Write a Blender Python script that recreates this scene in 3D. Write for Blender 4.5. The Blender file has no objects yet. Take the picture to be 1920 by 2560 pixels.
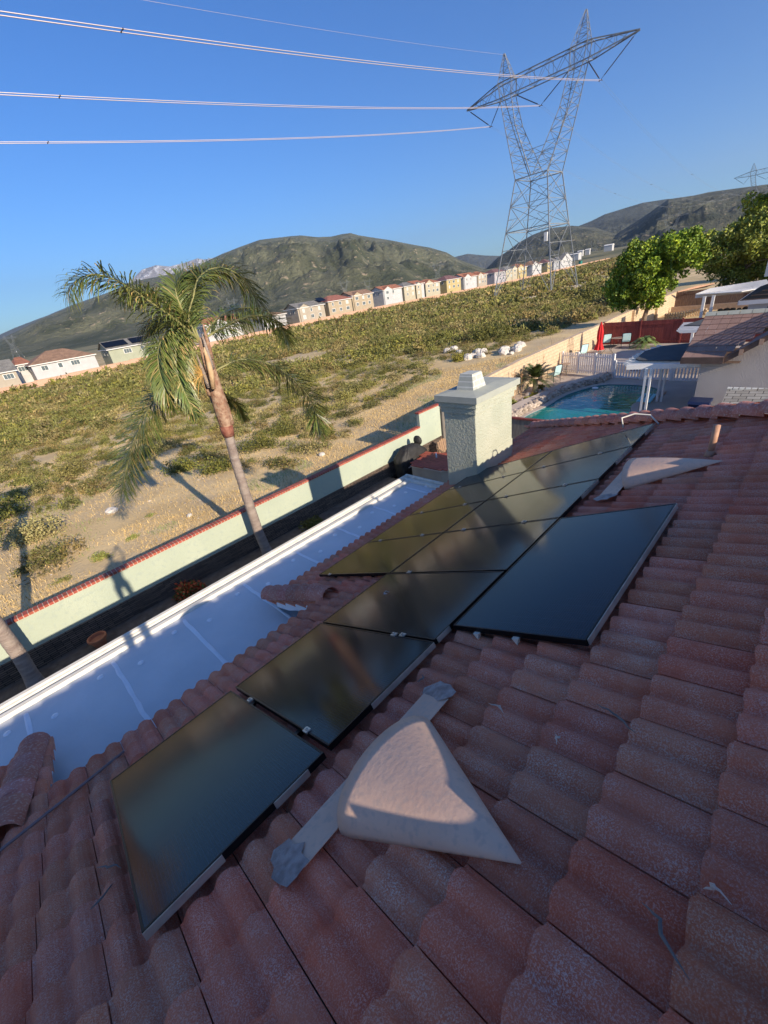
import bpy, math, random
import numpy as np
from mathutils import Vector, Matrix, noise
random.seed(7); rng = np.random.default_rng(11)
SC = bpy.context.scene
C = SC.collection
rad = math.radians

# ------------------------------------------------------------------ camera
F_PX = 1040.0
_p1 = np.array([1205, 745, -F_PX]); _v = np.array([310, -1953, -F_PX])
ez = -_v/np.linalg.norm(_v); ex = _p1-ez*(_p1@ez); ex /= np.linalg.norm(ex); ey = np.cross(ez, ex)
RW = np.array([ex, ey, ez])                       # world = RW @ camera
cam_d = bpy.data.cameras.new("Camera"); cam = bpy.data.objects.new("Camera", cam_d); C.objects.link(cam)
cam_d.sensor_width = 36; cam_d.lens = F_PX/2560*36; cam_d.clip_start = 0.03; cam_d.clip_end = 40000
cam.matrix_world = Matrix([list(RW[0])+[0], list(RW[1])+[0], list(RW[2])+[0], [0, 0, 0, 1]])
SC.camera = cam
# ------------------------------------------------------------------ sky, sun, exposure
SUN_EL, SUN_AZ = 22.3, 6.0                        # light travels towards +Y, a little towards +X
W = bpy.data.worlds.new("World"); SC.world = W; W.use_nodes = True
wn = W.node_tree; bg = wn.nodes["Background"]
sky = wn.nodes.new("ShaderNodeTexSky"); sky.sky_type = 'NISHITA'; sky.sun_disc = False
sky.sun_elevation = rad(SUN_EL); sky.sun_rotation = rad(180+SUN_AZ)
sky.altitude = 500; sky.air_density = 1.0; sky.dust_density = 0.7; sky.ozone_density = 3.0
hs = wn.nodes.new("ShaderNodeHueSaturation"); hs.inputs["Saturation"].default_value = 1.18
mxs = wn.nodes.new("ShaderNodeMixRGB"); mxs.blend_type = 'MULTIPLY'; mxs.inputs[0].default_value = 1; mxs.inputs[2].default_value = (.46, .69, .97, 1)
wn.links.new(sky.outputs[0], hs.inputs["Color"]); wn.links.new(hs.outputs[0], mxs.inputs[1]); wn.links.new(mxs.outputs[0], bg.inputs[0]); bg.inputs[1].default_value = 0.10
sl = bpy.data.lights.new("Sun", 'SUN'); sl.energy = 4.4; sl.angle = rad(0.5); sl.color = (1.0, 0.86, 0.68)
so = bpy.data.objects.new("Sun", sl); C.objects.link(so)
ld = Vector((math.sin(rad(SUN_AZ))*math.cos(rad(SUN_EL)), math.cos(rad(SUN_AZ))*math.cos(rad(SUN_EL)), -math.sin(rad(SUN_EL))))
so.rotation_euler = ld.to_track_quat('-Z', 'Y').to_euler(); so.location = (-5, -60, 40)
SC.view_settings.view_transform = 'Standard'; SC.view_settings.look = 'None'
SC.view_settings.exposure = 0.82; SC.view_settings.gamma = 1.0

# ------------------------------------------------------------------ measuring helpers (pixels of the photograph to true places)
def ray(px, py):
    d = RW@np.array([px-960, -(py-1280), -F_PX]); return d/np.linalg.norm(d)
def on_z(px, py, z): d = ray(px, py); return d*(z/d[2])
def on_y(px, py, y): d = ray(px, py); return d*(y/d[1])
def on_x(px, py, x): d = ray(px, py); return d*(x/d[0])
def azel(px, py):
    d = ray(px, py); return math.degrees(math.atan2(d[1], d[0])), d[2]/math.hypot(d[0], d[1])

# ------------------------------------------------------------------ materials
MATS = {}
def mat(name, c1, c2=None, scale=3.0, rough=0.8, bump=0.0, bscale=30.0, metal=0.0, tint=False, c3=None, spec=0.4, detail=6, fac=(0.35, 0.65), stretch=None):
    m = bpy.data.materials.new(name); m.use_nodes = True; n = m.node_tree.nodes; l = m.node_tree.links
    b = n["Principled BSDF"]; b.inputs["Roughness"].default_value = rough; b.inputs["Metallic"].default_value = metal
    b.inputs["Specular IOR Level"].default_value = spec
    tc = n.new("ShaderNodeTexCoord"); vec = tc.outputs["Object"]
    if stretch:
        mp = n.new("ShaderNodeMapping"); mp.inputs["Scale"].default_value = stretch; l.new(vec, mp.inputs[0]); vec = mp.outputs[0]
    col = None
    if c2 is not None:
        t = n.new("ShaderNodeTexNoise"); t.inputs["Scale"].default_value = scale; t.inputs["Detail"].default_value = detail; l.new(vec, t.inputs["Vector"])
        r = n.new("ShaderNodeValToRGB"); r.color_ramp.elements[0].position = fac[0]; r.color_ramp.elements[1].position = fac[1]
        r.color_ramp.elements[0].color = (*c1, 1); r.color_ramp.elements[1].color = (*c2, 1)
        l.new(t.outputs["Fac"], r.inputs[0]); col = r.outputs[0]
        if c3 is not None:
            t2 = n.new("ShaderNodeTexNoise"); t2.inputs["Scale"].default_value = scale*9; t2.inputs["Detail"].default_value = 8; l.new(vec, t2.inputs["Vector"])
            r2 = n.new("ShaderNodeValToRGB"); r2.color_ramp.elements[0].position = .52; r2.color_ramp.elements[1].position = .66
            l.new(t2.outputs["Fac"], r2.inputs[0])
            mx = n.new("ShaderNodeMixRGB"); l.new(r2.outputs[0], mx.inputs[0]); l.new(col, mx.inputs[1]); mx.inputs[2].default_value = (*c3, 1); col = mx.outputs[0]
    if tint:
        a = n.new("ShaderNodeAttribute"); a.attribute_name = "tint"
        mx = n.new("ShaderNodeMixRGB"); mx.blend_type = 'MULTIPLY'; mx.inputs[0].default_value = 1
        if col is None: mx.inputs[1].default_value = (*c1, 1)
        else: l.new(col, mx.inputs[1])
        l.new(a.outputs["Color"], mx.inputs[2]); col = mx.outputs[0]
    if col is None: b.inputs["Base Color"].default_value = (*c1, 1)
    else: l.new(col, b.inputs["Base Color"])
    if bump:
        t = n.new("ShaderNodeTexNoise"); t.inputs["Scale"].default_value = bscale; t.inputs["Detail"].default_value = 5; l.new(vec, t.inputs["Vector"])
        bp = n.new("ShaderNodeBump"); bp.inputs["Strength"].default_value = bump; bp.inputs["Distance"].default_value = 1.0/bscale
        l.new(t.outputs["Fac"], bp.inputs["Height"]); l.new(bp.outputs[0], b.inputs["Normal"])
    MATS[name] = m; return m

def brick_mat(name, c1, c2, mortar, sx, sy, swap=None, msize=.02, rough=.85, bump=.3, offset=.5):
    """brick pattern over object coordinates; swap picks which axes run along / up the wall"""
    m = mat(name, c1, rough=rough); n = m.node_tree.nodes; l = m.node_tree.links; b = n["Principled BSDF"]
    tc = n.new("ShaderNodeTexCoord"); sp = n.new("ShaderNodeSeparateXYZ"); cb = n.new("ShaderNodeCombineXYZ")
    l.new(tc.outputs["Object"], sp.inputs[0]); sw = swap or 'XZ'
    l.new(sp.outputs[sw[0]], cb.inputs[0]); l.new(sp.outputs[sw[1]], cb.inputs[1])
    br = n.new("ShaderNodeTexBrick"); br.inputs["Color1"].default_value = (*c1, 1); br.inputs["Color2"].default_value = (*c2, 1)
    br.inputs["Mortar"].default_value = (*mortar, 1); br.inputs["Scale"].default_value = 1
    br.inputs["Brick Width"].default_value = sx; br.inputs["Row Height"].default_value = sy; br.inputs["Mortar Size"].default_value = msize
    br.offset = offset; l.new(cb.outputs[0], br.inputs["Vector"])
    t = n.new("ShaderNodeTexNoise"); t.inputs["Scale"].default_value = 4; t.inputs["Detail"].default_value = 8; l.new(tc.outputs["Object"], t.inputs["Vector"])
    r = n.new("ShaderNodeValToRGB"); r.color_ramp.elements[0].color = (.72, .72, .72, 1); r.color_ramp.elements[1].color = (1.2, 1.2, 1.2, 1); l.new(t.outputs["Fac"], r.inputs[0])
    mx = n.new("ShaderNodeMixRGB"); mx.blend_type = 'MULTIPLY'; mx.inputs[0].default_value = 1; l.new(br.outputs["Color"], mx.inputs[1]); l.new(r.outputs[0], mx.inputs[2])
    l.new(mx.outputs[0], b.inputs["Base Color"])
    bp = n.new("ShaderNodeBump"); bp.inputs["Strength"].default_value = bump; bp.inputs["Distance"].default_value = .02; bp.invert = True
    l.new(br.outputs["Fac"], bp.inputs["Height"]); l.new(bp.outputs[0], b.inputs["Normal"])
    return m

# ------------------------------------------------------------------ mesh helpers
class MB:
    def __init__(s): s.v = []; s.f = []; s.t = []; s.n = 0
    def add(s, vs, fs, tint=None):
        o = s.n; s.v.extend([tuple(map(float, p)) for p in vs]); s.n += len(vs)
        s.f.extend([tuple(o+i for i in f) for f in fs]); s.t.extend([tint if tint is not None else 1.0]*len(fs))
    def box(s, a, b, tint=None):
        x0, y0, z0 = a; x1, y1, z1 = b
        s.add([(x0,y0,z0),(x1,y0,z0),(x1,y1,z0),(x0,y1,z0),(x0,y0,z1),(x1,y0,z1),(x1,y1,z1),(x0,y1,z1)],
              [(0,3,2,1),(4,5,6,7),(0,1,5,4),(1,2,6,5),(2,3,7,6),(3,0,4,7)], tint)
    def obox(s, o, u, v, w, tint=None):
        o, u, v, w = [np.array(q, float) for q in (o, u, v, w)]
        s.add([o, o+u, o+u+v, o+v, o+w, o+u+w, o+u+v+w, o+v+w], [(0,3,2,1),(4,5,6,7),(0,1,5,4),(1,2,6,5),(2,3,7,6),(3,0,4,7)], tint)
    def prism(s, poly, off, tint=None):
        n = len(poly); off = np.array(off, float); P = [np.array(p, float) for p in poly]
        s.add(P+[p+off for p in P], [tuple(range(n))[::-1], tuple(range(n, 2*n))]+[(i, (i+1) % n, n+(i+1) % n, n+i) for i in range(n)], tint)
    def tube(s, pts, r, k=6, cap=True, tint=None):
        P = [Vector(p) for p in pts]; R = r if hasattr(r, '__len__') else [r]*len(P); vs = []; fs = []
        up = Vector((0, 0, 1)) if abs((P[-1]-P[0]).normalized().z) < .9 else Vector((1, 0, 0))
        for i, p in enumerate(P):
            d = (P[min(i+1, len(P)-1)]-P[max(i-1, 0)]).normalized(); a = d.cross(up)
            a = a.normalized() if a.length > 1e-6 else Vector((1, 0, 0)); b = d.cross(a)
            for j in range(k):
                t = 2*math.pi*(j+.5)/k; vs.append(p+a*math.cos(t)*R[i]+b*math.sin(t)*R[i])
        for i in range(len(P)-1):
            for j in range(k): fs.append((i*k+j, i*k+(j+1) % k, (i+1)*k+(j+1) % k, (i+1)*k+j))
        if cap: fs += [tuple(range(k))[::-1], tuple(range((len(P)-1)*k, len(P)*k))]
        s.add(vs, fs, tint)
    def bar(s, a, b, r, tint=None): s.tube([a, b], r, 4, True, tint)
    def grid(s, P, tint=None):            # P[i][j] points
        r, c = len(P), len(P[0]); s.add([p for row in P for p in row], [(i*c+j, i*c+j+1, (i+1)*c+j+1, (i+1)*c+j) for i in range(r-1) for j in range(c-1)], tint)
    def ball(s, c, r, n=6, m=8, jit=0, tint=None):
        vs = []; rr = r if hasattr(r, '__len__') else (r, r, r)
        for i in range(n+1):
            th = math.pi*i/n
            for j in range(m):
                ph = 2*math.pi*j/m; k = 1+random.uniform(-jit, jit)
                vs.append((c[0]+rr[0]*math.sin(th)*math.cos(ph)*k, c[1]+rr[1]*math.sin(th)*math.sin(ph)*k, c[2]+rr[2]*math.cos(th)*k))
        s.add(vs, [(i*m+j, (i+1)*m+j, (i+1)*m+(j+1) % m, i*m+(j+1) % m) for i in range(n) for j in range(m)], tint)
    def lathe(s, c, prof, k=12, tint=None):
        P = [[(c[0]+r*math.cos(2*math.pi*j/k), c[1]+r*math.sin(2*math.pi*j/k), c[2]+z) for j in range(k+1)] for r, z in prof]; s.grid(P, tint)
    def build(s, name, m, parent=None, origin=None, smooth=False, bevel=0):
        v = np.array(s.v, float).reshape(-1, 3)
        o = np.array(parent['_w'][:] if parent is not None else (origin if origin is not None else (0, 0, 0)), float)
        me = bpy.data.meshes.new(name); me.from_pydata((v-o).tolist(), [], s.f)
        if any(not isinstance(t, float) or t != 1.0 for t in s.t):
            at = me.color_attributes.new("tint", 'FLOAT_COLOR', 'CORNER'); cols = []
            for f, t in zip(s.f, s.t):
                c = (t, t, t, 1) if not hasattr(t, '__len__') else (*t, 1)
                cols.extend(list(c)*len(f))
            at.data.foreach_set("color", cols)
        me.materials.append(MATS[m] if isinstance(m, str) else m)
        if smooth: me.polygons.foreach_set("use_smooth", [True]*len(me.polygons))
        me.update(); ob = bpy.data.objects.new(name, me); C.objects.link(ob)
        if bevel:
            bm = ob.modifiers.new("bevel", 'BEVEL'); bm.width = bevel; bm.segments = 2; bm.limit_method = 'ANGLE'
        if parent is not None: ob.parent = parent
        else: ob.location = o
        ob['_w'] = list(map(float, o)); return ob
def tag(o, label, cat, group=None, kind=None):
    if label: o['label'] = label
    if cat: o['category'] = cat
    if group: o['group'] = group
    if kind: o['kind'] = kind
    return o
def thing(name, loc, label, cat, group=None):
    o = bpy.data.objects.new(name, None); C.objects.link(o); o.location = tuple(map(float, loc)); o['_w'] = list(map(float, loc)); o.empty_display_size = .2
    return tag(o, label, cat, group)
def struct(o): o['kind'] = 'structure'; return o
def quads(name, m, V, tint=None, parent=None, origin=None, nv=4):
    """V: (n,nv,3) array of separate leaf faces; tint: (n,3)"""
    V = np.asarray(V, float); n = len(V)
    o = np.array(parent['_w'][:] if parent is not None else (origin if origin is not None else (0, 0, 0)), float)
    me = bpy.data.meshes.new(name); me.vertices.add(n*nv); me.vertices.foreach_set("co", (V.reshape(-1, 3)-o).ravel())
    me.loops.add(n*nv); me.loops.foreach_set("vertex_index", np.arange(n*nv, dtype=np.int32))
    me.polygons.add(n); me.polygons.foreach_set("loop_start", np.arange(0, n*nv, nv, dtype=np.int32)); me.polygons.foreach_set("loop_total", np.full(n, nv, dtype=np.int32))
    if tint is not None:
        at = me.color_attributes.new("tint", 'FLOAT_COLOR', 'CORNER'); c = np.ones((n, nv, 4)); c[:, :, :3] = np.asarray(tint)[:, None, :]; at.data.foreach_set("color", c.ravel())
    me.materials.append(MATS[m]); me.update(); me.validate()
    ob = bpy.data.objects.new(name, me); C.objects.link(ob)
    if parent is not None: ob.parent = parent
    else: ob.location = o
    ob['_w'] = list(map(float, o)); return ob
def leaf_quads(cen, size, up=.0, asp=1.6):
    """random leaf-clump quads at centres"""
    n = len(cen); a = rng.normal(size=(n, 3)); a[:, 2] += up; a /= np.linalg.norm(a, axis=1)[:, None]
    b = rng.normal(size=(n, 3)); b -= a*(a*b).sum(1)[:, None]; b /= np.linalg.norm(b, axis=1)[:, None]
    s = (np.asarray(size)*rng.uniform(.6, 1.4, n))[:, None]; c = np.asarray(cen)
    return np.stack([c-a*s*asp/2, c+b*s/2, c+a*s*asp/2, c-b*s/2], 1)

# ---- plain materials
def tile_mat():
    m = mat('tile', (.2, .08, .06), rough=.82, bump=.35, bscale=120); n = m.node_tree.nodes; l = m.node_tree.links; b = n["Principled BSDF"]
    tc = n.new("ShaderNodeTexCoord"); vec = tc.outputs["Object"]
    def nz(s, d=6, r=.6):
        t = n.new("ShaderNodeTexNoise"); t.inputs["Scale"].default_value = s; t.inputs["Detail"].default_value = d; t.inputs["Roughness"].default_value = r; l.new(vec, t.inputs["Vector"]); return t.outputs["Fac"]
    def ramp(i, p0, c0, p1, c1):
        r = n.new("ShaderNodeValToRGB"); r.color_ramp.elements[0].position = p0; r.color_ramp.elements[1].position = p1
        r.color_ramp.elements[0].color = (*c0, 1); r.color_ramp.elements[1].color = (*c1, 1); l.new(i, r.inputs[0]); return r.outputs[0]
    base = ramp(nz(5), .3, (.52, .125, .058), .7, (.60, .19, .10))
    patch = ramp(nz(6.5, 6), .36, (.25, .25, .25), .66, (1, 1, 1)); sp = ramp(nz(170, 3, .8), .47, (0, 0, 0), .62, (.72, .72, .72))
    mu = n.new("ShaderNodeMixRGB"); mu.blend_type = 'MULTIPLY'; mu.inputs[0].default_value = 1; l.new(patch, mu.inputs[1]); l.new(sp, mu.inputs[2])
    mx = n.new("ShaderNodeMixRGB"); l.new(mu.outputs[0], mx.inputs[0]); l.new(base, mx.inputs[1]); mx.inputs[2].default_value = (.72, .56, .46, 1)
    a = n.new("ShaderNodeAttribute"); a.attribute_name = "tint"
    m2 = n.new("ShaderNodeMixRGB"); m2.blend_type = 'MULTIPLY'; m2.inputs[0].default_value = 1; l.new(mx.outputs[0], m2.inputs[1]); l.new(a.outputs["Color"], m2.inputs[2])
    l.new(m2.outputs[0], b.inputs["Base Color"])
tile_mat()
mat('cap_tile', (.42, .15, .10), (.50, .22, .155), 5, .8, .3, 60, tint=True, c3=(.55, .36, .29))
mat('tile_clean', (.25, .085, .055), (.2, .06, .042), 6, .8, .3, 60)
mat('stucco_green', (.42, .44, .34), (.48, .49, .385), 2.0, .9, .7, 26)
mat('stucco_wall', (.40, .45, .35), (.45, .495, .385), .9, .9, .25, 25, c3=(.39, .44, .36))
mat('cap_render', (.36, .375, .32), (.40, .41, .35), 6, .8, .1, 40)
mat('white_membrane', (.64, .66, .67), (.72, .73, .74), 1.3, .55, .08, 14, spec=.4)
mat('membrane_seam', (.90, .92, .95), (.84, .87, .92), 9, .5, .15, 30)
mat('white_paint', (.76, .72, .62), (.66, .62, .53), 9, .5, .05, 30)
mat('white_vinyl', (.82, .80, .77), (.76, .74, .72), 4, .45)
mat('panel_frame_black', (.012, .012, .014), None, rough=.35, metal=.6)
mat('aluminium', (.62, .58, .5), (.5, .46, .4), 14, .38, metal=.7)
mat('galvanised', (.34, .36, .38), (.46, .48, .5), 8, .5, metal=.25, spec=.5)
mat('tower_steel', (.19, .205, .225), (.29, .305, .32), .5, .55, metal=.2)
mat('arm_steel_shaded', (.15, .165, .185), (.25, .27, .29), .5, .55, metal=.2)  # tower steel darkened for the cross arm, shade of its underside painted in
mat('insulator', (.05, .04, .045), None, rough=.35)
mat('wire', (.55, .47, .47), None, rough=.5, metal=.2)
mat('wire_far', (.25, .28, .34), None, rough=.6)
mat('vent_paint', (.70, .48, .35), (.62, .41, .30), 3, .55, .08, 40, c3=(.56, .40, .31))
mat('flashing', (.37, .30, .30), (.30, .26, .28), 12, .5, .1, 40)
mat('sealant', (.24, .19, .17), (.40, .34, .31), 22, .6, .4, 60)
mat('conduit', (.24, .17, .165), (.2, .15, .15), 20, .6)
mat('rust_pipe', (.55, .30, .18), (.40, .22, .14), 12, .6, .1, 40)
mat('brick_red', (.44, .105, .065), (.36, .085, .05), 9, .7, .2, 40, tint=True)
mat('mortar', (.55, .44, .36), None)
mat('concrete', (.38, .32, .25), (.45, .38, .30), 1.6, .9, .2, 30)
mat('concrete_grey', (.30, .28, .26), (.36, .33, .31), 2, .9, .2, 30)
mat('deck', (.42, .35, .29), (.50, .42, .35), 1.2, .85, .15, 20)
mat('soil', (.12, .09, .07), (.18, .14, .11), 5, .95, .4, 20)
mat('cover_black', (.022, .021, .020), (.035, .033, .031), 4, .62, .3, 9)
mat('reflective', (.7, .7, .72), None, rough=.4)
mat('adirondack', (.36, .22, .12), (.26, .16, .10), 8, .7)
mat('bottle', (.6, .68, .74), None, rough=.1, spec=.6)
mat('grey_wood', (.14, .13, .12), (.21, .19, .17), 5, .85, .2, 30, stretch=(3, 3, .5))
mat('brown_wood', (.10, .06, .045), (.17, .105, .075), 5, .85, .2, 30, stretch=(3, 3, .4))
mat('red_wood', (.17, .035, .03), (.25, .055, .045), 3, .8, .2, 30, stretch=(3, 3, .4))
mat('plank_wood', (.42, .30, .22), (.34, .24, .17), 5, .85, .2, 30)
mat('bark_palm', (.26, .20, .17), (.38, .31, .26), 2.5, .9, .6, 14, stretch=(1, 1, 3.5))
mat('bark_red', (.26, .13, .08), (.44, .30, .20), 9, .85, .6, 14)
mat('collar_red', (.20, .06, .04), (.32, .14, .09), 9, .8, .4, 20)
mat('dead_sheath', (.50, .30, .16), (.60, .42, .24), 6, .7, .2, 20)
mat('flower_stalk', (.62, .36, .10), (.5, .32, .10), 8, .7)
mat('frond', (.11, .15, .04), None, rough=.42, tint=True, spec=.5)
mat('frond_rib', (.28, .26, .10), None, rough=.6)
mat('leaf', (.165, .185, .035), None, rough=.55, tint=True)
mat('scrub', (.21, .185, .085), None, rough=.7, tint=True)
mat('bark', (.16, .115, .08), (.24, .18, .13), 6, .9, .4, 14)
mat('dry_grass', (.60, .46, .24), None, rough=.8, tint=True)
mat('rock_white', (.55, .50, .44), (.66, .62, .56), 2, .85, .5, 6)
mat('rock_tan', (.42, .35, .27), (.52, .45, .37), 2, .9, .5, 6, tint=True)
mat('pool_stone', (.36, .29, .24), (.50, .43, .37), 3, .8, .4, 9, tint=True)
mat('terracotta', (.46, .17, .08), (.4, .14, .07), 8, .7)
mat('red_flower', (.45, .08, .03), None, rough=.6, tint=True)
mat('umbrella_red', (.62, .012, .015), (.5, .008, .012), 8, .7)
mat('cushion', (.42, .62, .62), (.50, .68, .66), 5, .85)
mat('cushion_stripe', (.30, .12, .11), (.20, .09, .09), 12, .85)
mat('iron', (.03, .028, .028), None, rough=.5, metal=.5)
mat('cyan_float', (.25, .62, .68), None, rough=.5)
mat('roll_roof', (.065, .07, .075), (.085, .09, .095), 3, .9, .2, 60)
mat('house_wall', (.48, .43, .39), (.53, .48, .43), 1.5, .9, .3, 25)
mat('fascia_brown', (.10, .065, .05), (.14, .09, .07), 5, .7)
mat('fascia_block', (.45, .29, .20), None, rough=.8)
mat('bin_blue', (.012, .022, .07), None, rough=.45)
mat('skin', (.50, .30, .21), None, rough=.5)
mat('cloth_shirt', (.09, .11, .16), None, rough=.9)
mat('cloth_trousers', (.06, .06, .07), None, rough=.9)
mat('hair', (.03, .02, .015), None, rough=.7)
mat('phone_black', (.01, .01, .012), None, rough=.3)
mat('window_glass', (.12, .15, .16), None, rough=.12, spec=.7)
mat('window_bright', (.45, .52, .5), None, rough=.25)
mat('house_trim', (.74, .71, .66), None, rough=.7)
mat('teal_bin', (.03, .2, .16), None, rough=.6)
mat('water_line', (.05, .16, .2), (.08, .22, .26), 20, .4)
brick_mat('block_tan', (.60, .44, .28), (.66, .50, .33), (.42, .31, .21), .41, .2, 'XZ', .012)
brick_mat('block_pink', (.56, .34, .23), (.60, .37, .26), (.42, .27, .19), .6, .3, 'XZ', .02)
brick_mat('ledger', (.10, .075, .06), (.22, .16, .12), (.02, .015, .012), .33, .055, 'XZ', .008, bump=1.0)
brick_mat('chimney_block', (.42, .43, .38), (.50, .50, .45), (.62, .62, .57), .2, .1, 'XZ', .012)
brick_mat('shingle', (.30, .27, .22), (.42, .39, .33), (.09, .08, .07), .36, .2, 'YX', .012, bump=.6)

# solar cells: near-black glass with fine cell lines
def solar_mat():
    m = mat('solar_glass', (.006, .008, .014), rough=.08, spec=.27); n = m.node_tree.nodes; l = m.node_tree.links; b = n["Principled BSDF"]
    uv = n.new("ShaderNodeTexCoord"); sp = n.new("ShaderNodeSeparateXYZ"); l.new(uv.outputs["UV"], sp.inputs[0])
    def lines(axis, freq, width):
        mu = n.new("ShaderNodeMath"); mu.operation = 'MULTIPLY'; mu.inputs[1].default_value = freq; l.new(sp.outputs[axis], mu.inputs[0])
        fr = n.new("ShaderNodeMath"); fr.operation = 'FRACT'; l.new(mu.outputs[0], fr.inputs[0])
        lt = n.new("ShaderNodeMath"); lt.operation = 'LESS_THAN'; lt.inputs[1].default_value = width; l.new(fr.outputs[0], lt.inputs[0]); return lt.outputs[0]
    a = lines('X', 1/.0165, .16); c = lines('Y', 1/.083, .03)
    mxx = n.new("ShaderNodeMath"); mxx.operation = 'MAXIMUM'; l.new(a, mxx.inputs[0]); l.new(c, mxx.inputs[1])
    t = n.new("ShaderNodeTexNoise"); t.inputs["Scale"].default_value = 3.0; t.inputs["Detail"].default_value = 4; l.new(uv.outputs["Object"], t.inputs["Vector"])
    r = n.new("ShaderNodeValToRGB"); r.color_ramp.elements[0].color = (.005, .008, .016, 1); r.color_ramp.elements[1].color = (.012, .014, .02, 1); l.new(t.outputs["Fac"], r.inputs[0])
    mx = n.new("ShaderNodeMixRGB"); l.new(mxx.outputs[0], mx.inputs[0]); l.new(r.outputs[0], mx.inputs[1]); mx.inputs[2].default_value = (.016, .022, .036, 1)
    l.new(mx.outputs[0], b.inputs["Base Color"])
    mr = n.new("ShaderNodeMapRange"); mr.inputs["To Min"].default_value = .08; mr.inputs["To Max"].default_value = .15; l.new(t.outputs["Fac"], mr.inputs[0]); l.new(mr.outputs[0], b.inputs["Roughness"])
solar_mat()
def water_mat():
    m = mat('pool_water', (.006, .16, .145), (.009, .22, .19), .5, .03, .06, 1.5, spec=.5)
water_mat()

# ================================================================== ground and far land
def near_z(x): return float(np.interp(x, [-400, -20, 0, 8, 14, 25, 36, 60, 120, 200, 300, 450, 700, 900, 9000], [-9, -6.6, -6.55, -6.65, -7.05, -6.3, -5.65, -5.2, -5.0, -4.2, -2.0, 2.5, 10.5, 13, 20]))
def far_z(x): return float(np.interp(x, [-3000, -60, 10, 144, 321, 463, 536, 600, 700, 900, 9000], [-30, -13, -12, -9.2, -8.6, -5.6, -4.6, -.5, 6.5, 9, 10]))
def gz(x, y):
    t = min(max((y-14)/166, 0), 1); t = t*t*(3-2*t)*.5+t*.5
    z = near_z(x)*(1-t)+far_z(x)*t
    a = min(1, max(0, (y-13)/10))
    return z+a*.16*noise.noise(Vector((x*.13, y*.13, 3)))+.03*noise.noise(Vector((x*.9, y*.9, 1)))
def ground_mat():
    m = mat('field_soil', (.40, .30, .17), rough=.95); n = m.node_tree.nodes; l = m.node_tree.links; b = n["Principled BSDF"]
    tc = n.new("ShaderNodeTexCoord"); vec = tc.outputs["Object"]
    def nz(s, d=6):
        t = n.new("ShaderNodeTexNoise"); t.inputs["Scale"].default_value = s; t.inputs["Detail"].default_value = d; l.new(vec, t.inputs["Vector"]); return t.outputs["Fac"]
    def ramp(i, p0, c0, p1, c1):
        r = n.new("ShaderNodeValToRGB"); r.color_ramp.elements[0].position = p0; r.color_ramp.elements[1].position = p1
        r.color_ramp.elements[0].color = (*c0, 1); r.color_ramp.elements[1].color = (*c1, 1); l.new(i, r.inputs[0]); return r.outputs[0]
    def mixc(f, a, c):
        mx = n.new("ShaderNodeMixRGB"); l.new(f, mx.inputs[0]); l.new(a, mx.inputs[1]); l.new(c, mx.inputs[2]); return mx.outputs[0]
    base = ramp(nz(.35), .38, (.60, .43, .21), .64, (.78, .58, .30))
    grav = ramp(nz(14, 8), .3, (.26, .20, .14), .75, (.68, .58, .44))
    c = mixc(ramp(nz(.5), .42, (0, 0, 0), .62, (.42, .42, .42)), base, grav)
    green = ramp(nz(6), .3, (.16, .15, .06), .7, (.34, .27, .14))
    ln = n.new("ShaderNodeVectorMath"); ln.operation = 'LENGTH'; l.new(vec, ln.inputs[0])
    mr = n.new("ShaderNodeMapRange"); mr.inputs["From Min"].default_value = 26; mr.inputs["From Max"].default_value = 75; l.new(ln.outputs["Value"], mr.inputs[0])
    ad = n.new("ShaderNodeMath"); ad.operation = 'MULTIPLY_ADD'; l.new(nz(.11), ad.inputs[0]); ad.inputs[1].default_value = 2.2; ad.inputs[2].default_value = -.9; ad.use_clamp = True
    pw = n.new("ShaderNodeMath"); pw.operation = 'MULTIPLY'; l.new(ad.outputs[0], pw.inputs[0]); l.new(mr.outputs[0], pw.inputs[1])
    c = mixc(pw.outputs[0], c, green)
    fg = n.new("ShaderNodeMapRange"); fg.inputs["From Min"].default_value = 200; fg.inputs["From Max"].default_value = 480; l.new(ln.outputs["Value"], fg.inputs[0])
    c = mixc(fg.outputs[0], c, ramp(nz(.02), .35, (.10, .105, .05), .7, (.26, .22, .12)))
    l.new(c, b.inputs["Base Color"])
    bp = n.new("ShaderNodeBump"); bp.inputs["Strength"].default_value = .7; bp.inputs["Distance"].default_value = .05; l.new(nz(9, 8), bp.inputs["Height"]); l.new(bp.outputs[0], b.inputs["Normal"])
ground_mat()
def axis(a, b, d0, g):
    out = [a]; d = d0
    while out[-1] < b: out.append(out[-1]+d); d *= g
    return out
ys = axis(12.3, 9000, .5, 1.045)
xr = axis(0, 9000, .6, 1.035); xs = [-x for x in axis(0, 5000, .6, 1.08)][::-1][:-1]+xr
g = MB(); g.grid([[(x, y, gz(x, y)) for x in xs] for y in ys])
xr2 = [x for x in xr if x > 56.5]; ys2 = [-y for y in axis(0, 4000, 4, 1.15)][::-1]+[4, 8, 12.3]
g.grid([[(x, y, gz(x, 12.3)) for x in xr2] for y in ys2])
struct(g.build('field_ground', 'field_soil', smooth=True))
g = MB(); g.box((-3000, -3000, -7.6), (56.4, 12.0, -7.30)); struct(g.build('yard_ground', 'soil'))
g = MB(); g.box((-30, 5.6, -7.3), (15.45, 11.75, -7.25)); struct(g.build('patio_floor', 'concrete'))

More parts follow.
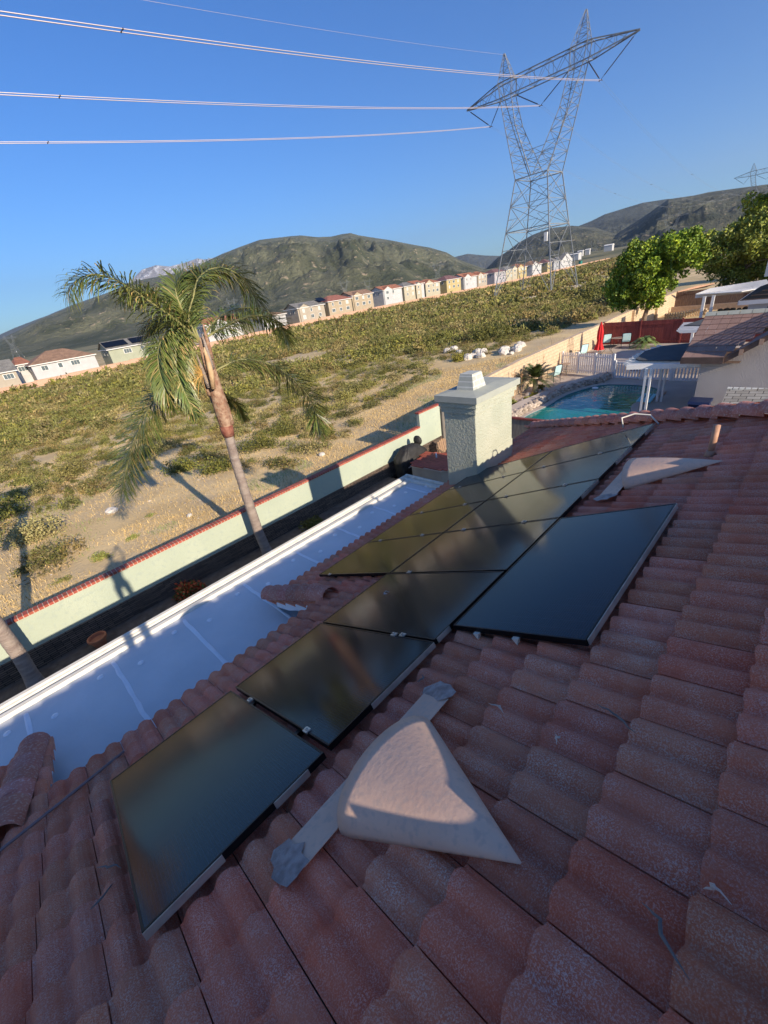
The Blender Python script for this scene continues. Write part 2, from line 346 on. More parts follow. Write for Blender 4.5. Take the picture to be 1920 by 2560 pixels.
# ---- mountains, as wide height fields
def ranges(name, prof, dcrest, dbase, zb, mname, rough, nr, seed, wob=.12, back=1.5):
    P = sorted([azel(*p) for p in prof]); A = [p[0] for p in P]; T = [p[1] for p in P]
    a0, a1 = A[0], A[-1]; na = 460; rows = []
    for k in range(nr+1):
        u = k/nr; r0 = dbase+(dcrest-dbase)*min(u/.72, 1)+(0 if u <= .72 else (u-.72)/.28*dcrest*(back-1)); row = []
        for i in range(na+1):
            a = a0+(a1-a0)*i/na; t = float(np.interp(a, A, T)); zc = t*dcrest
            x, y = math.cos(rad(a)), math.sin(rad(a))
            X, Y = x*r0/dcrest*8+seed, y*r0/dcrest*8+seed*.7
            s = min(u/.72, 1); prof_s = s**1.2 if u <= .72 else 1-((u-.72)/.28)**1.2*.8
            wx = noise.noise(Vector((X*1.1, Y*1.1, 5)))*.5
            rg = noise.ridged_multi_fractal(Vector((X*1.3+wx, Y*1.3-wx, seed)), 1.0, 2.0, 8, 1.0, 2.0)*.5-.55
            rg2 = noise.ridged_multi_fractal(Vector((a*.22+seed+wx, s*.9, seed+3)), .95, 2.1, 7, 1.0, 2.0)*.5-.5
            f = noise.fractal(Vector((X*2, Y*2, 1)), 1, 2, 6)
            env = min(1, s*3.5)*max(0.0, 1-s**1.3)
            z = zb+(zc-zb)*(prof_s+rough*env*(rg*.55+rg2*.10)+.012*f*min(1, s*3))
            if u > .72: z = min(z, zb+(zc-zb)*.995)
            rr = r0*(1+(wob*.1*f))
            row.append((x*rr, y*rr, z))
        rows.append(row)
    b = MB(); b.grid(rows); o = struct(b.build(name, mname, smooth=True)); return o
def mtn_mat(name, a, b_, c, s1, s2, rockf=.62):
    m = mat(name, a, rough=.95); n = m.node_tree.nodes; l = m.node_tree.links; b = n["Principled BSDF"]
    tc = n.new("ShaderNodeTexCoord"); vec = tc.outputs["Object"]
    t = n.new("ShaderNodeTexNoise"); t.inputs["Scale"].default_value = s1; t.inputs["Detail"].default_value = 10; l.new(vec, t.inputs["Vector"])
    r = n.new("ShaderNodeValToRGB"); r.color_ramp.elements[0].position = .35; r.color_ramp.elements[1].position = .65; r.color_ramp.elements[0].color = (*a, 1); r.color_ramp.elements[1].color = (*b_, 1); l.new(t.outputs["Fac"], r.inputs[0])
    t2 = n.new("ShaderNodeTexNoise"); t2.inputs["Scale"].default_value = s2; t2.inputs["Detail"].default_value = 12; t2.inputs["Roughness"].default_value = .65; l.new(vec, t2.inputs["Vector"])
    r2 = n.new("ShaderNodeValToRGB"); r2.color_ramp.elements[0].position = rockf; r2.color_ramp.elements[1].position = rockf+.08; l.new(t2.outputs["Fac"], r2.inputs[0])
    mx = n.new("ShaderNodeMixRGB"); l.new(r2.outputs[0], mx.inputs[0]); l.new(r.outputs[0], mx.inputs[1]); mx.inputs[2].default_value = (*c, 1); l.new(mx.outputs[0], b.inputs["Base Color"])
    bp = n.new("ShaderNodeBump"); bp.inputs["Strength"].default_value = 1.0; bp.inputs["Distance"].default_value = 1/s2*1.2; l.new(t2.outputs["Fac"], bp.inputs["Height"]); l.new(bp.outputs[0], b.inputs["Normal"])
mtn_mat('chaparral', (.065, .078, .042), (.175, .175, .105), (.46, .36, .24), .009, .045, .59)
mtn_mat('chaparral_right', (.045, .055, .038), (.13, .13, .085), (.34, .27, .19), .009, .05, .59)
mtn_mat('snow_rock', (.30, .28, .28), (.50, .48, .48), (.75, .75, .78), .002, .006, .5)
mtn_mat('blue_range', (.07, .08, .06), (.11, .12, .09), (.2, .18, .15), .002, .006, .66)
K = 1.1574
def kk(L): return [(x*K, y*K) for x, y in L]
ranges('far_blue_hills', kk([(-330, 800), (-160, 790), (-60, 765), (0, 721), (30, 707), (55, 697), (100, 680), (150, 658), (200, 640), (280, 612), (330, 606), (400, 604)]), 11000, 7000, -40, 'blue_range', .4, 26, 4.2)
ranges('snow_mountains', kk([(240, 640), (285, 598), (305, 578), (335, 568), (365, 571), (400, 562), (425, 553), (440, 556), (470, 550), (520, 566), (600, 575)]), 13500, 10500, 0, 'snow_rock', .5, 26, 9.1)
ranges('main_mountain', kk([(-420, 880), (-200, 800), (0, 733), (40, 713), (90, 688), (150, 664), (220, 637), (290, 607), (345, 596), (410, 584), (450, 562), (480, 548), (520, 532), (560, 518), (600, 513), (625, 510), (650, 508), (685, 512), (715, 511), (740, 505), (757, 503), (775, 508), (800, 512), (840, 518), (880, 526), (930, 535), (965, 545), (990, 560), (1040, 578), (1085, 588), (1130, 590), (1200, 596)]), 4600, 560, -14, 'chaparral', .95, 130, 2.7)
ranges('gap_hills', kk([(940, 570), (985, 553), (1010, 547), (1050, 551), (1085, 552), (1125, 532), (1170, 530), (1250, 540)]), 9000, 6500, 0, 'blue_range', .4, 20, 5.5)
ranges('tower_mountain', kk([(1040, 590), (1075, 556), (1095, 543), (1120, 524), (1150, 507), (1190, 492), (1235, 487), (1285, 491), (1330, 505), (1380, 520), (1450, 535)]), 3600, 900, -5, 'chaparral_right', .9, 80, 7.9)
ranges('right_far_mountain', kk([(1180, 560), (1240, 492), (1278, 477), (1306, 463), (1348, 450), (1388, 438), (1440, 430), (1500, 425), (1600, 424), (1700, 430)]), 5200, 2600, 0, 'blue_range', .9, 50, 12.3)
ranges('right_mountain', kk([(1240, 556), (1300, 530), (1340, 500), (1385, 472), (1420, 447), (1445, 430), (1500, 422), (1531, 415), (1590, 407), (1659, 398), (1760, 385), (1900, 380), (2200, 400)]), 2900, 1000, 0, 'chaparral_right', 1.1, 100, 20.2)
#PART2
# ================================================================== own house: tiled roof
RA = rad(23.5); CA, SA = math.cos(RA), math.sin(RA); HT = 1.66
def RP(x, s, h=0.0):                                # roof plane coordinates to world
    return np.array([x, s*CA+(h-HT)*SA, -s*SA+(h-HT)*CA])
HOUSE = thing('tiled_house', (3, 0, -7.3), 'single storey house whose weathered red tile roof carries the solar panels', 'house')
XH = lambda s: 5.42+.89*s                           # hip line
PROF = [(0, .0), (.016, .002), (.030, .015), (.048, .030), (.073, .037), (.098, .034), (.120, .022), (.136, .005), (.15, 0)]
def tint_rand(x, s):
    k = noise.noise(Vector((x*.7, s*.7, 9)))
    v = random.uniform(.86, 1.13)+.2*k; w = random.random()
    if w > .9: return (v*.95, v*1.12, v*1.15)      # grey weathered tiles
    if w < .10: return (v*1.08, v*.9, v*.88)
    return (v*random.uniform(.95, 1.05), v, v*random.uniform(.92, 1.08))
def tiles(b, P, smin, smax, x0, x1, xclip, pitch=.342, holes=None, coarse=False, off=.29):
    prof = PROF if not coarse else PROF[::2]
    n0 = math.floor((x0-off)/.301); n1 = math.ceil((x1-off)/.301)
    ns = int(round((smax-smin)/pitch))
    for j in range(ns):
        sf = smax-j*pitch; sb = sf-pitch-.02
        for i in range(n0, n1):
            xa = off+i*.301
            if holes and holes(xa+.15, sf-.17): continue
            if xclip and xa > xclip(sf): continue
            t = tint_rand(xa, sf); dz = random.uniform(-.003, .003); dsf = random.uniform(-.006, .006)
            hf, hb = .062+dz, .002+dz; tw = random.uniform(-.003, .003)
            top = []; bot = []; back = []
            for hump in (0, 1):
                for q, (dx, dh) in enumerate(prof):
                    if hump and q == 0: continue
                    x = xa+.002+(hump*.15+dx)*.985; e = 1.0 if 0 < x-xa < .3 else 1
                    k = tw*(x-xa-.15)/.15
                    xf, xbk = x, x
                    if xclip: xf = min(x, xclip(sf)); xbk = min(x, xclip(sb))
                    rag = random.uniform(-.0025, .0025)
                    top.append(P(xf, sf+dsf+rag, hf+dh+k)); back.append(P(xbk, sb, hb+dh+k)); bot.append(P(xf, sf+dsf-.004+rag, hf+dh-.030))
            m = len(top); mid = [P(0, 0, 0)]*0
            b.add(back+top, [(c, c+1, m+c+1, m+c) for c in range(m-1)], t)
            b.add(top+bot, [(c, c+1, m+c+1, m+c) for c in range(m-1)], (t[0]*.9, t[1]*.9, t[2]*.9))
            b.add([top[0], back[0], P(min(xa, 99), sb, hb-.03), bot[0]], [(0, 1, 2, 3)], t)
            b.add([top[-1], back[-1], P(xa+.299 if not xclip else min(xa+.299, xclip(sb)), sb, hb-.03), bot[-1]], [(3, 2, 1, 0)], t)
S_EAVE, S_IN = 6.72, 5.01
S_RIDGE = -.75
def eave_hole(x, s): return s > S_IN+.02 and -1.03 < x < 2.17
def vent_hole(x, s):
    for vx, vs in ((.72, 1.88), (4.86, 1.96)):
        u = (vs-s)/.86
        if 0 <= u <= .95 and abs(x-vx) < .47*(1-u)-.06: return True
    return False
b = MB()
nrow = 19; tiles(b, RP, S_EAVE-nrow*.342, S_EAVE, -9, 12, XH, holes=eave_hole)
b.build('roof', 'tile', HOUSE)
S_RIDGE = S_EAVE-nrow*.342
# underlay sheet just under the tiles
b = MB(); xr_ = XH(S_RIDGE)
b.grid([[RP(-9, S_RIDGE, -.03), RP(XH(S_RIDGE), S_RIDGE, -.03)], [RP(-9, S_IN-.05, -.03), RP(XH(S_IN-.05), S_IN-.05, -.03)]])
b.grid([[RP(-9, S_IN-.05, -.03), RP(-1.05, S_IN-.05, -.03)], [RP(-9, S_EAVE-.05, -.03), RP(-1.05, S_EAVE-.05, -.03)]])
b.grid([[RP(2.2, S_IN-.05, -.03), RP(XH(S_IN-.05), S_IN-.05, -.03)], [RP(2.2, S_EAVE-.05, -.03), RP(XH(S_EAVE-.05), S_EAVE-.05, -.03)]])
ridge = RP(0, S_RIDGE)
RY, RZ = ridge[1], ridge[2]
# far slope and hip end
def RB(x, s, h=0.0): return np.array([x, RY-s*CA-h*SA, RZ-s*SA+h*CA])
XE = XH(S_RIDGE)
def RH(y, s, h=0.0): return np.array([XE+s*CA*1.0+h*SA, RY+y, RZ-s*SA+h*CA])
b.grid([[RB(-9, 0, -.03), RB(XE, 0, -.03)], [RB(-9, 7, -.03), RB(XE+6.4, 7, -.03)]])
ye = 7.47*CA
b.add([RH(0, 0, -.03), RH(ye, 7.47, -.03), RH(-ye, 7.47, -.03)], [(0, 1, 2)])
b.build('roof_underlay', 'fascia_brown', HOUSE)
b = MB()
class _B:                                            # flipped copy of the tile field for the far slope
    pass
tiles(b, lambda x, s, h: RB(x, s, h), 0, 6.84, -9, 12, lambda s: XE+.89*s, coarse=True)
b.build('rear_slope', 'tile', HOUSE)
b = MB()
def yclip(s): return s*CA
for sgn in (1, -1):
    tiles(b, lambda x, s, h: RH(sgn*x, s, h), .29, 7.47, 0, 7.4, yclip, coarse=True)
b.build('hip_end_slope', 'tile', HOUSE)
# barrel caps
def barrel_row(b, p0, p1, nrm, r=.095, step=.3, over=.08, tint=None, fall=.03, clean_first=False):
    p0, p1, nrm = Vector(p0), Vector(p1), Vector(nrm).normalized(); d = (p1-p0); L = d.length; d.normalize()
    nrm = (nrm-d*nrm.dot(d)).normalized(); sd_ = d.cross(nrm); n = max(1, int(L/step))
    for i in range(n):
        t = random.uniform(.8, 1.15); tt = (t*random.uniform(.95, 1.1), t, t*random.uniform(.95, 1.15))
        a = p0+d*(L*i/n); rr = r*random.uniform(.97, 1.03); rows = []
        for q, (u, k, hh) in enumerate(((0, 1.12, fall), ((L/n+over), .92, -.01))):
            rows.append([a+d*u+sd_*(math.cos(math.pi*j/10)*rr*k)+nrm*(math.sin(math.pi*j/10)*rr*k*.95+hh) for j in range(11)])
        rows = [[Vector(p)-nrm*0 for p in row] for row in rows]
        b.grid(rows, tt)
        inner = [a+sd_*(math.cos(math.pi*j/10)*rr*.9)+nrm*(math.sin(math.pi*j/10)*rr*.85+fall) for j in range(11)]
        b.grid([rows[0], inner], (tt[0]*.9, tt[1]*.9, tt[2]*.9))
        b.grid([inner, [p+d*.2 for p in inner]], tt)
nH = Vector((0.28, .28, .92))
b = MB(); barrel_row(b, RP(XH(S_EAVE), S_EAVE, .05), RP(XH(S_RIDGE), S_RIDGE, .07), nH, r=.13, step=.33, fall=.045); b.build('hip_cap', 'cap_tile', HOUSE, smooth=True)
b = MB(); barrel_row(b, (-9, RY, RZ+.03), (XE, RY, RZ+.03), (0, 0, 1), r=.125, step=.33, fall=.015); b.build('ridge_cap', 'cap_tile', HOUSE, smooth=True)
b = MB(); barrel_row(b, RP(-1.08, 6.66, .06), RP(-1.2, 4.75, .06), (0, SA, CA), r=.14, step=.3); b.build('rake_cap', 'cap_tile', HOUSE, smooth=True)
b = MB(); barrel_row(b, RP(2.2, 6.76, .06), RP(2.28, 4.95, .06), (0, SA, CA), r=.14, step=.3); b.build('rake_cap', 'cap_tile', HOUSE, smooth=True)
# white rake boards under the two stubs, and fascia under the eaves
for x, dx in ((-1.03, .02), (2.19, -.02)):
    b = MB(); b.prism([RP(x, 5.0, .03), RP(x, 6.6, .03), RP(x, 6.6, -.13), RP(x, 6.2, -.17), RP(x, 5.0, -.10)], (dx, 0, 0)); b.build('rake_board', 'membrane_seam', HOUSE)
b = MB()
for xa, xb, s in ((-9, -1.05, S_EAVE-.06), (-1.02, 2.16, S_IN-.06), (2.21, XH(S_EAVE)-.1, S_EAVE-.06)):
    p = RP(xa, s, -.035); b.box((xa, p[1]-.03, p[2]-.17), (xb, p[1], p[2]))
b.build('fascia', 'white_paint', HOUSE)
# body of the house
b = MB(); b.box((-8.6, RY-6, -7.3), (11.0, 5.2, -4.5)); b.build('wall', 'stucco_green', HOUSE)
# ---- flat white patio roof with its gutter
b = MB(); ZP = -4.36
b.box((-9, 2.6, ZP-.16), (7.22, 6.72, ZP)); b.build('patio_roof', 'white_membrane', HOUSE)
b = MB(); seams = [-2.25, -1.16, -.05, 1.05, 2.19, 3.41, 4.49, 5.6, 6.76]
for x in seams:
    w = .03
    pts = [(x+random.uniform(-.007, .007), 4.0+k*.17) for k in range(16)]
    b.grid([[(px-w*random.uniform(.7, 1.2), py, ZP+.004), (px, py, ZP+.022), (px+w*random.uniform(.7, 1.2), py, ZP+.004)] for px, py in pts])
b.build('membrane_seams', 'membrane_seam', HOUSE, smooth=True)
for x in seams:
    for dx, y in ((.28, 6.15), (-.22, 6.38)):
        b = MB(); b.lathe((x+dx, y, ZP+.002), [(.045, 0), (.042, .012), (.03, .016), (.012, .018), (.010, .024), (0, .026)], 12); b.build('washer_plate', 'membrane_seam', HOUSE, smooth=True)
b = MB()   # gutter: inner upstand, trough, outer lip; turns the corner at the far end
GS = .16
prof = [(6.50, ZP+.004), (6.53, ZP+.055), (6.60, ZP+.06), (6.615, ZP+.01), (6.69, ZP+.006), (6.70, ZP+.05), (6.735, ZP+.055), (6.74, ZP+.085), (6.80, ZP+.09), (6.815, ZP+.03), (6.80, ZP-.1), (6.56, ZP-.15)]
b.grid([[(x, y+GS, z) for y, z in prof] for x in (-9, -5, -2, 0, 2, 4, 7.23)])
prof2 = [(6.86, ZP+.004), (6.88, ZP+.055), (6.95, ZP+.06), (6.965, ZP+.03), (7.03, ZP+.03), (7.045, ZP+.09), (7.09, ZP+.09), (7.1, ZP-.14)]
b.grid([[(x+.17, y+GS, z) for x, z in prof2] for y in (6.815, 6.0, 5.3, 2.6)][::-1])
b.build('gutter', 'white_paint', HOUSE)
for x in (-6.5, -2.6, 1.3, 5.2, 6.8):
    b = MB(); b.box((x-.06, 6.3, -7.25), (x+.06, 6.42, ZP-.16)); b.build('patio_post', 'white_paint', HOUSE)
# ---- chimney
b = MB(); X0, X1, Y0, Y1 = 6.75, 8.16, 4.47, 5.22
b.box((X0, Y0, -7.25), (X1, Y1, -2.22)); CH = b.build('chimney', 'stucco_green', HOUSE, bevel=.012)
b = MB(); b.box((X0-.035, Y0-.035, -2.34), (X1+.035, Y1+.035, -2.222)); b.box((X0-.07, Y0-.07, -2.218), (X1+.07, Y1+.07, -2.11))
b.build('chimney_moulding', 'stucco_green', CH, bevel=.006)
b = MB()
a = [(X0-.12, Y0-.12), (X1+.12, Y0-.12), (X1+.12, Y1+.12), (X0-.12, Y1+.12)]; c = [(X0+.25, Y0+.2), (X1-.3, Y0+.2), (X1-.3, Y1-.2), (X0+.25, Y1-.2)]
z0, z1, z2 = -2.107, -1.985, -1.955
b.add([(x, y, z0) for x, y in a]+[(x, y, z1) for x, y in a]+[(x, y, z2) for x, y in c], [(0, 1, 5, 4), (1, 2, 6, 5), (2, 3, 7, 6), (3, 0, 4, 7), (4, 5, 9, 8), (5, 6, 10, 9), (6, 7, 11, 10), (7, 4, 8, 11), (8, 9, 10, 11)])
b.build('chimney_cap', 'cap_render', CH)
b = MB(); fx, fy = 7.24, 4.87
lo = [(fx-.22, fy-.2), (fx+.24, fy-.2), (fx+.24, fy+.2), (fx-.22, fy+.2)]; hi = [(fx-.155, fy-.14), (fx+.175, fy-.14), (fx+.175, fy+.14), (fx-.155, fy+.14)]
b.add([(x, y, -1.97) for x, y in lo]+[(x, y, -1.66) for x, y in hi], [(0, 1, 5, 4), (1, 2, 6, 5), (2, 3, 7, 6), (3, 0, 4, 7), (4, 5, 6, 7)])
b.build('flue_block', 'chimney_block', CH)
b = MB()
for i in range(14):                                  # lead flashing stepping down the sloping tiles
    x = X0+i*.1; z = RP(x, Y0/CA+.73, .06)[2]
b.box((X0-.01, Y0-.008, RP(0, 5.0)[2]-.1), (X1+.01, Y0-.001, RP(0, 5.0)[2]+.24)); b.build('base_flashing', 'stucco_green', CH)
# ---- two half-cone roof vents
def roof_vent(vx, vs, seed, tip=.80, skew=-.04):
    W_, H_ = .345, .235; b = MB(); rows = []
    tipp = (vx+skew, vs-tip, .095)
    for k in range(13):
        u = k/12; row = []
        for j in range(25):
            t = math.pi*j/24; x = vx-W_*math.cos(t)*1.0; h = .07+(H_-.03)*math.sin(t)**.85
            row.append(RP(tipp[0]*u+x*(1-u), (vs)*(1-u)+tipp[1]*u+.03*math.sin(t)*(1-u), .095*u+h*(1-u)+(.02*math.sin(math.pi*u)*math.sin(t))))
        rows.append(row)
    b.grid(rows); hood = b.build('roof_vent', 'vent_paint', HOUSE, smooth=True)
    s = hood.modifiers.new('s', 'SOLIDIFY'); s.thickness = .004; s.offset = -1
    b = MB(); b.prism([RP(vx-.54, vs+.02, .100), RP(vx-.53, vs+.21, .10), RP(vx+.52, vs+.22, .104), RP(vx+.53, vs+.02, .104)], RP(0, 0, .004)-RP(0, 0, 0))
    fl = b.build('vent_flashing', 'vent_paint', hood)
    for cx, cs, sx, ss in ((vx-.57, vs+.12, .085, .12), (vx+.57, vs+.13, .08, .11)):
        b = MB(); n = 14; ring = []
        for j in range(n):
            t = 2*math.pi*j/n; k = 1+random.uniform(-.3, .2)
            ring.append(RP(cx+math.cos(t)*sx*k, cs+math.sin(t)*ss*k, .106+.010*random.random()))
        b.add(ring+[RP(cx, cs, .12)], [(j, (j+1) % n, n) for j in range(n)])
        b.build('sealant_patch', 'sealant', hood, smooth=True)
roof_vent(.72, 1.84, 1); roof_vent(4.86, 1.94, 2)
b = MB(); p = RP(5.22, 1.33, .04); b.tube([p, p+np.array([0, 0, .16]), p+np.array([.01, 0, .34])], .031, 12)
b.tube([p+np.array([0, 0, -.02]), p+np.array([0, 0, .07])], [.06, .036], 12); b.build('vent_pipe', 'rust_pipe', HOUSE, smooth=True)

# ================================================================== solar panels
def panel_builder(x0, x1, s0, s1, label, ph=.15, mesh_tpl=None):
    cx, cs = (x0+x1)/2, (s0+s1)/2; T = .04; w = .011
    o = RP(cx, cs, ph); t = thing('solar_panel', o, label, 'solar panel', 'black solar panels on the tile roof')
    b = MB(); R_ = lambda x, s, h: RP(x, s, ph+h)
    def slab(xa, xb, sa, sb, ha, hb): b.add([R_(xa, sa, ha), R_(xb, sa, ha), R_(xb, sb, ha), R_(xa, sb, ha), R_(xa, sa, hb), R_(xb, sa, hb), R_(xb, sb, hb), R_(xa, sb, hb)], [(0,1,2,3),(7,6,5,4),(0,4,5,1),(1,5,6,2),(2,6,7,3),(3,7,4,0)])
    slab(x0, x1, s0, s0+w, -T, 0); slab(x0, x1, s1-w, s1, -T, 0); slab(x0, x0+w, s0+w, s1-w, -T, 0); slab(x1-w, x1, s0+w, s1-w, -T, 0)
    b.build('frame', 'panel_frame_black', t)
    V = [R_(x0+w, s0+w, -.003), R_(x1-w, s0+w, -.003), R_(x1-w, s1-w, -.003), R_(x0+w, s1-w, -.003)]
    b = MB(); b.add(V, [(3, 2, 1, 0)]); gl = b.build('glass', 'solar_glass', t)
    uv = gl.data.uv_layers.new(name='UVMap'); L = [(0, s1-s0), (x1-x0, s1-s0), (x1-x0, 0), (0, 0)]
    if x1-x0 > s1-s0: L = [(v, u) for u, v in L]
    for i, q in enumerate(L): uv.data[i].uv = q
    b = MB(); b.add([R_(x0+w, s0+w, -T+.004), R_(x1-w, s0+w, -T+.004), R_(x1-w, s1-w, -T+.004), R_(x0+w, s1-w, -T+.004)], [(0, 1, 2, 3)]); b.build('backsheet', 'panel_frame_black', t)
    return t, slab, R_
g_ = .015
cols = {'low': (2.62*1.53+.01, 3.80*1.53), 'high': (1.52*1.53, 2.62*1.53-.01)}
XB = [2.70, 3.78, 4.85, 6.03, 7.10]
def skirt(t, x0, x1, s, ph=.15):
    b = MB()
    a = RP(x0, s-.004, ph-.042); bb = RP(x1, s-.004, ph-.042); c = RP(x1, s-.004, ph-.002); d = RP(x0, s-.004, ph-.002); n = np.array([0, -CA, SA])*.004
    b.add([a, bb, c, d, a+n, bb+n, c+n, d+n], [(4, 5, 6, 7), (0, 3, 2, 1), (7, 6, 2, 3), (0, 1, 5, 4), (0, 4, 7, 3), (1, 2, 6, 5)]); b.build('trim_strip', 'aluminium', t)
def clamp(t, x, s, ph=.15):
    b = MB(); o = RP(x-.02, s-.028, ph-.005); b.obox(o, (.04, 0, 0), RP(0, .056, 0)-RP(0, 0, 0), RP(0, 0, .012)-RP(0, 0, 0))
    o = RP(x-.008, s-.008, ph); b.obox(o, (.016, 0, 0), RP(0, .016, 0)-RP(0, 0, 0), RP(0, 0, .02)-RP(0, 0, 0)); b.build('clamp', 'aluminium', t)
word = ['nearest', 'second', 'third', 'farthest']
for i in range(4):
    for c, nm in (('low', 'eave side row'), ('high', 'ridge side row')):
        lab = {('low', 0): 'black solar panel of the eave row beside the tiled ledge, nearest of its row', ('high', 0): 'black solar panel directly left of the big blue panel in the long block',
               ('low', 1): 'second black solar panel of the eave row beside the white patio roof', ('high', 1): 'black solar panel of the upper row just past the big blue panel corner',
               ('low', 2): 'third black solar panel of the eave row, before the chimney', ('high', 2): 'black solar panel of the upper row below the far roof vent, third in its row',
               ('low', 3): 'small looking black solar panel touching the foot of the chimney', ('high', 3): 'farthest black solar panel, its corner reaching the hip of the roof'}[(c, i)]
        s0, s1 = cols[c]; t, sl_, R_ = panel_builder(XB[i]+g_/2, XB[i+1]-g_/2, s0, s1, lab)
        if i < 3: clamp(t, XB[i+1], s0+.42); 
        clamp(t, XB[i]+.002, s1-.35)
        if c == 'high':
            skirt(t, XB[i]+.55, XB[i+1]-.02, s0) if i else None
t, sl_, R_ = panel_builder(1.68, 2.685, 2.335, 4.05, 'black solar panel left of the big blue panel, with pale bird droppings'); skirt(t, 1.70, 1.86, 2.335); clamp(t, 1.675, 2.7)
b = MB()
for k in range(9):
    x, s = 2.28+random.uniform(-.03, .03), 3.62+random.uniform(-.05, .05); n = 7
    b.add([RP(x+math.cos(2*math.pi*j/n)*random.uniform(.004, .014), s+math.sin(2*math.pi*j/n)*random.uniform(.004, .012), .1485) for j in range(n)], [tuple(range(n))])
b.build('bird_dropping', 'membrane_seam', t)
t, sl_, R_ = panel_builder(.645, 1.66, 2.325, 4.06, 'black solar panel second from the bottom left, with a pale trim strip'); skirt(t, 1.0, 1.655, 2.325); clamp(t, .655, 2.62); clamp(t, 1.665, 2.8)
t, sl_, R_ = panel_builder(-.43, .60, 2.31, 4.06, 'black solar panel nearest the camera at the bottom left'); skirt(t, -.43, -.05, 2.31); skirt(t, .25, .48, 2.31); clamp(t, .62, 3.6)
t, sl_, R_ = panel_builder(1.87, 3.76, 1.27, 2.30, 'wide dark blue solar panel laid sideways, closest to the ridge'); skirt(t, 1.88, 3.76, 1.27)
for s in (2.05, 1.72):
    b.prism([RP(1.845, s, .115), RP(1.845, s+.05, .115), RP(1.845, s+.025, .065)], (.03, 0, 0))
b.build('mounting_rail', 'white_paint', t)
# shared rails under the block
b = MB()
for s in (2.75, 3.6, 4.45, 5.4): b.obox(RP(-.4 if s < 4 else 2.74, s, .07), (6.0 if s < 4 else 4.3, 0, 0), RP(0, .04, 0)-RP(0, 0, 0), RP(0, 0, .035)-RP(0, 0, 0))
tag(b.build('mounting_rail', 'panel_frame_black', origin=RP(2, 3, 0)), 'black mounting rails under the solar panels', 'rail')
# conduit, cable, debris
b = MB(); pts = [RP(-1.9, 4.9*.94, .1)*1, RP(-1.55, 4.43, .09), RP(-1.2, 4.42, .10), RP(-.82, 4.46, .09), RP(-.42, 4.5, .08)]
pts = [RP(x, s, h) for x, s, h in ((-2.4, 4.25, .085), (-1.7, 4.38, .085), (-1.2, 4.44, .087), (-.78, 4.52, .085), (-.3, 4.62, .085))]
b.tube(pts, .0125, 8); COND = b.build('conduit', 'conduit', smooth=True, origin=pts[0]); tag(COND, 'thin brown conduit running under the nearest solar panel', 'conduit')
b = MB(); b.obox(RP(-1.40, 4.36, .085), (.03, 0, 0), RP(0, .14, 0)-RP(0, 0, 0), RP(0, 0, .02)-RP(0, 0, 0)); b.build('strap', 'sealant', COND)
b = MB(); base = on_y(1560, 1064, 3.4); q = RP(7.05, 2.5, .16)
cp = [q+np.array([.0, .25, -.05]), q+np.array([.05, .3, .09]), q+np.array([.15, .15, .14]), q+np.array([.2, -.05, .12]), q+np.array([.12, -.2, .02])]
b.tube(cp, .013, 7); tag(b.build('cable_loop', 'white_paint', smooth=True, origin=q), 'white looped cable at the corner of the farthest panel', 'cable')
def twig(x, s, ang, L, m, lab):
    b = MB(); n = 9; P = []
    for i in range(n): u = i/(n-1); P.append(RP(x+math.cos(ang)*L*u+.02*math.sin(3*u+x)+random.uniform(-.006, .006), s+math.sin(ang)*L*u+.02*math.sin(5*u+s)+random.uniform(-.006, .006), .094+.008*math.sin(4*u)))
    b.tube(P, [.001, .0035, .005, .006, .0055, .005, .004, .003, .001], 5); tag(b.build('palm_twig', m, origin=P[0]), lab, 'twig', 'dry twigs lying on the tiles')
def ST(px, py): p = RW@np.array([px-960, -(py-1280), -F_PX]); n = np.array([0, SA, CA]); p = p*(-(HT-.07)/(n@p)); return p[0], p@np.array([0, CA, -SA])
for px, py, ang, L, lab in ((1600, 1855, 1.0, .28, 'dark curved twig on the tiles right of the near vent'), (1735, 2480, .9, .22, 'long grey twig at the bottom right of the roof'), (1265, 1800, 1.1, .16, 'thin pale twig above the near vent'), (1400, 1880, .6, .1, 'short pale twig between the near vent and the dark twig'), (255, 2170, -1.2, .22, 'leafy twig beside the nearest solar panel'), (610, 2120, 1.5, .18, 'small twig under the upper edge of the nearest panel'), (1840, 2290, 1.2, .1, 'tiny pale twig at the right edge of the roof'), (235, 2280, .4, .1, 'dry curled leaf above the brown conduit'), (1045, 1720, .2, .12, 'grey wire scrap between the near panels and the vent')):
    x, s = ST(px, py); twig(x, s, ang, L, 'grey_wood' if 'pale' not in lab else 'mortar', lab)

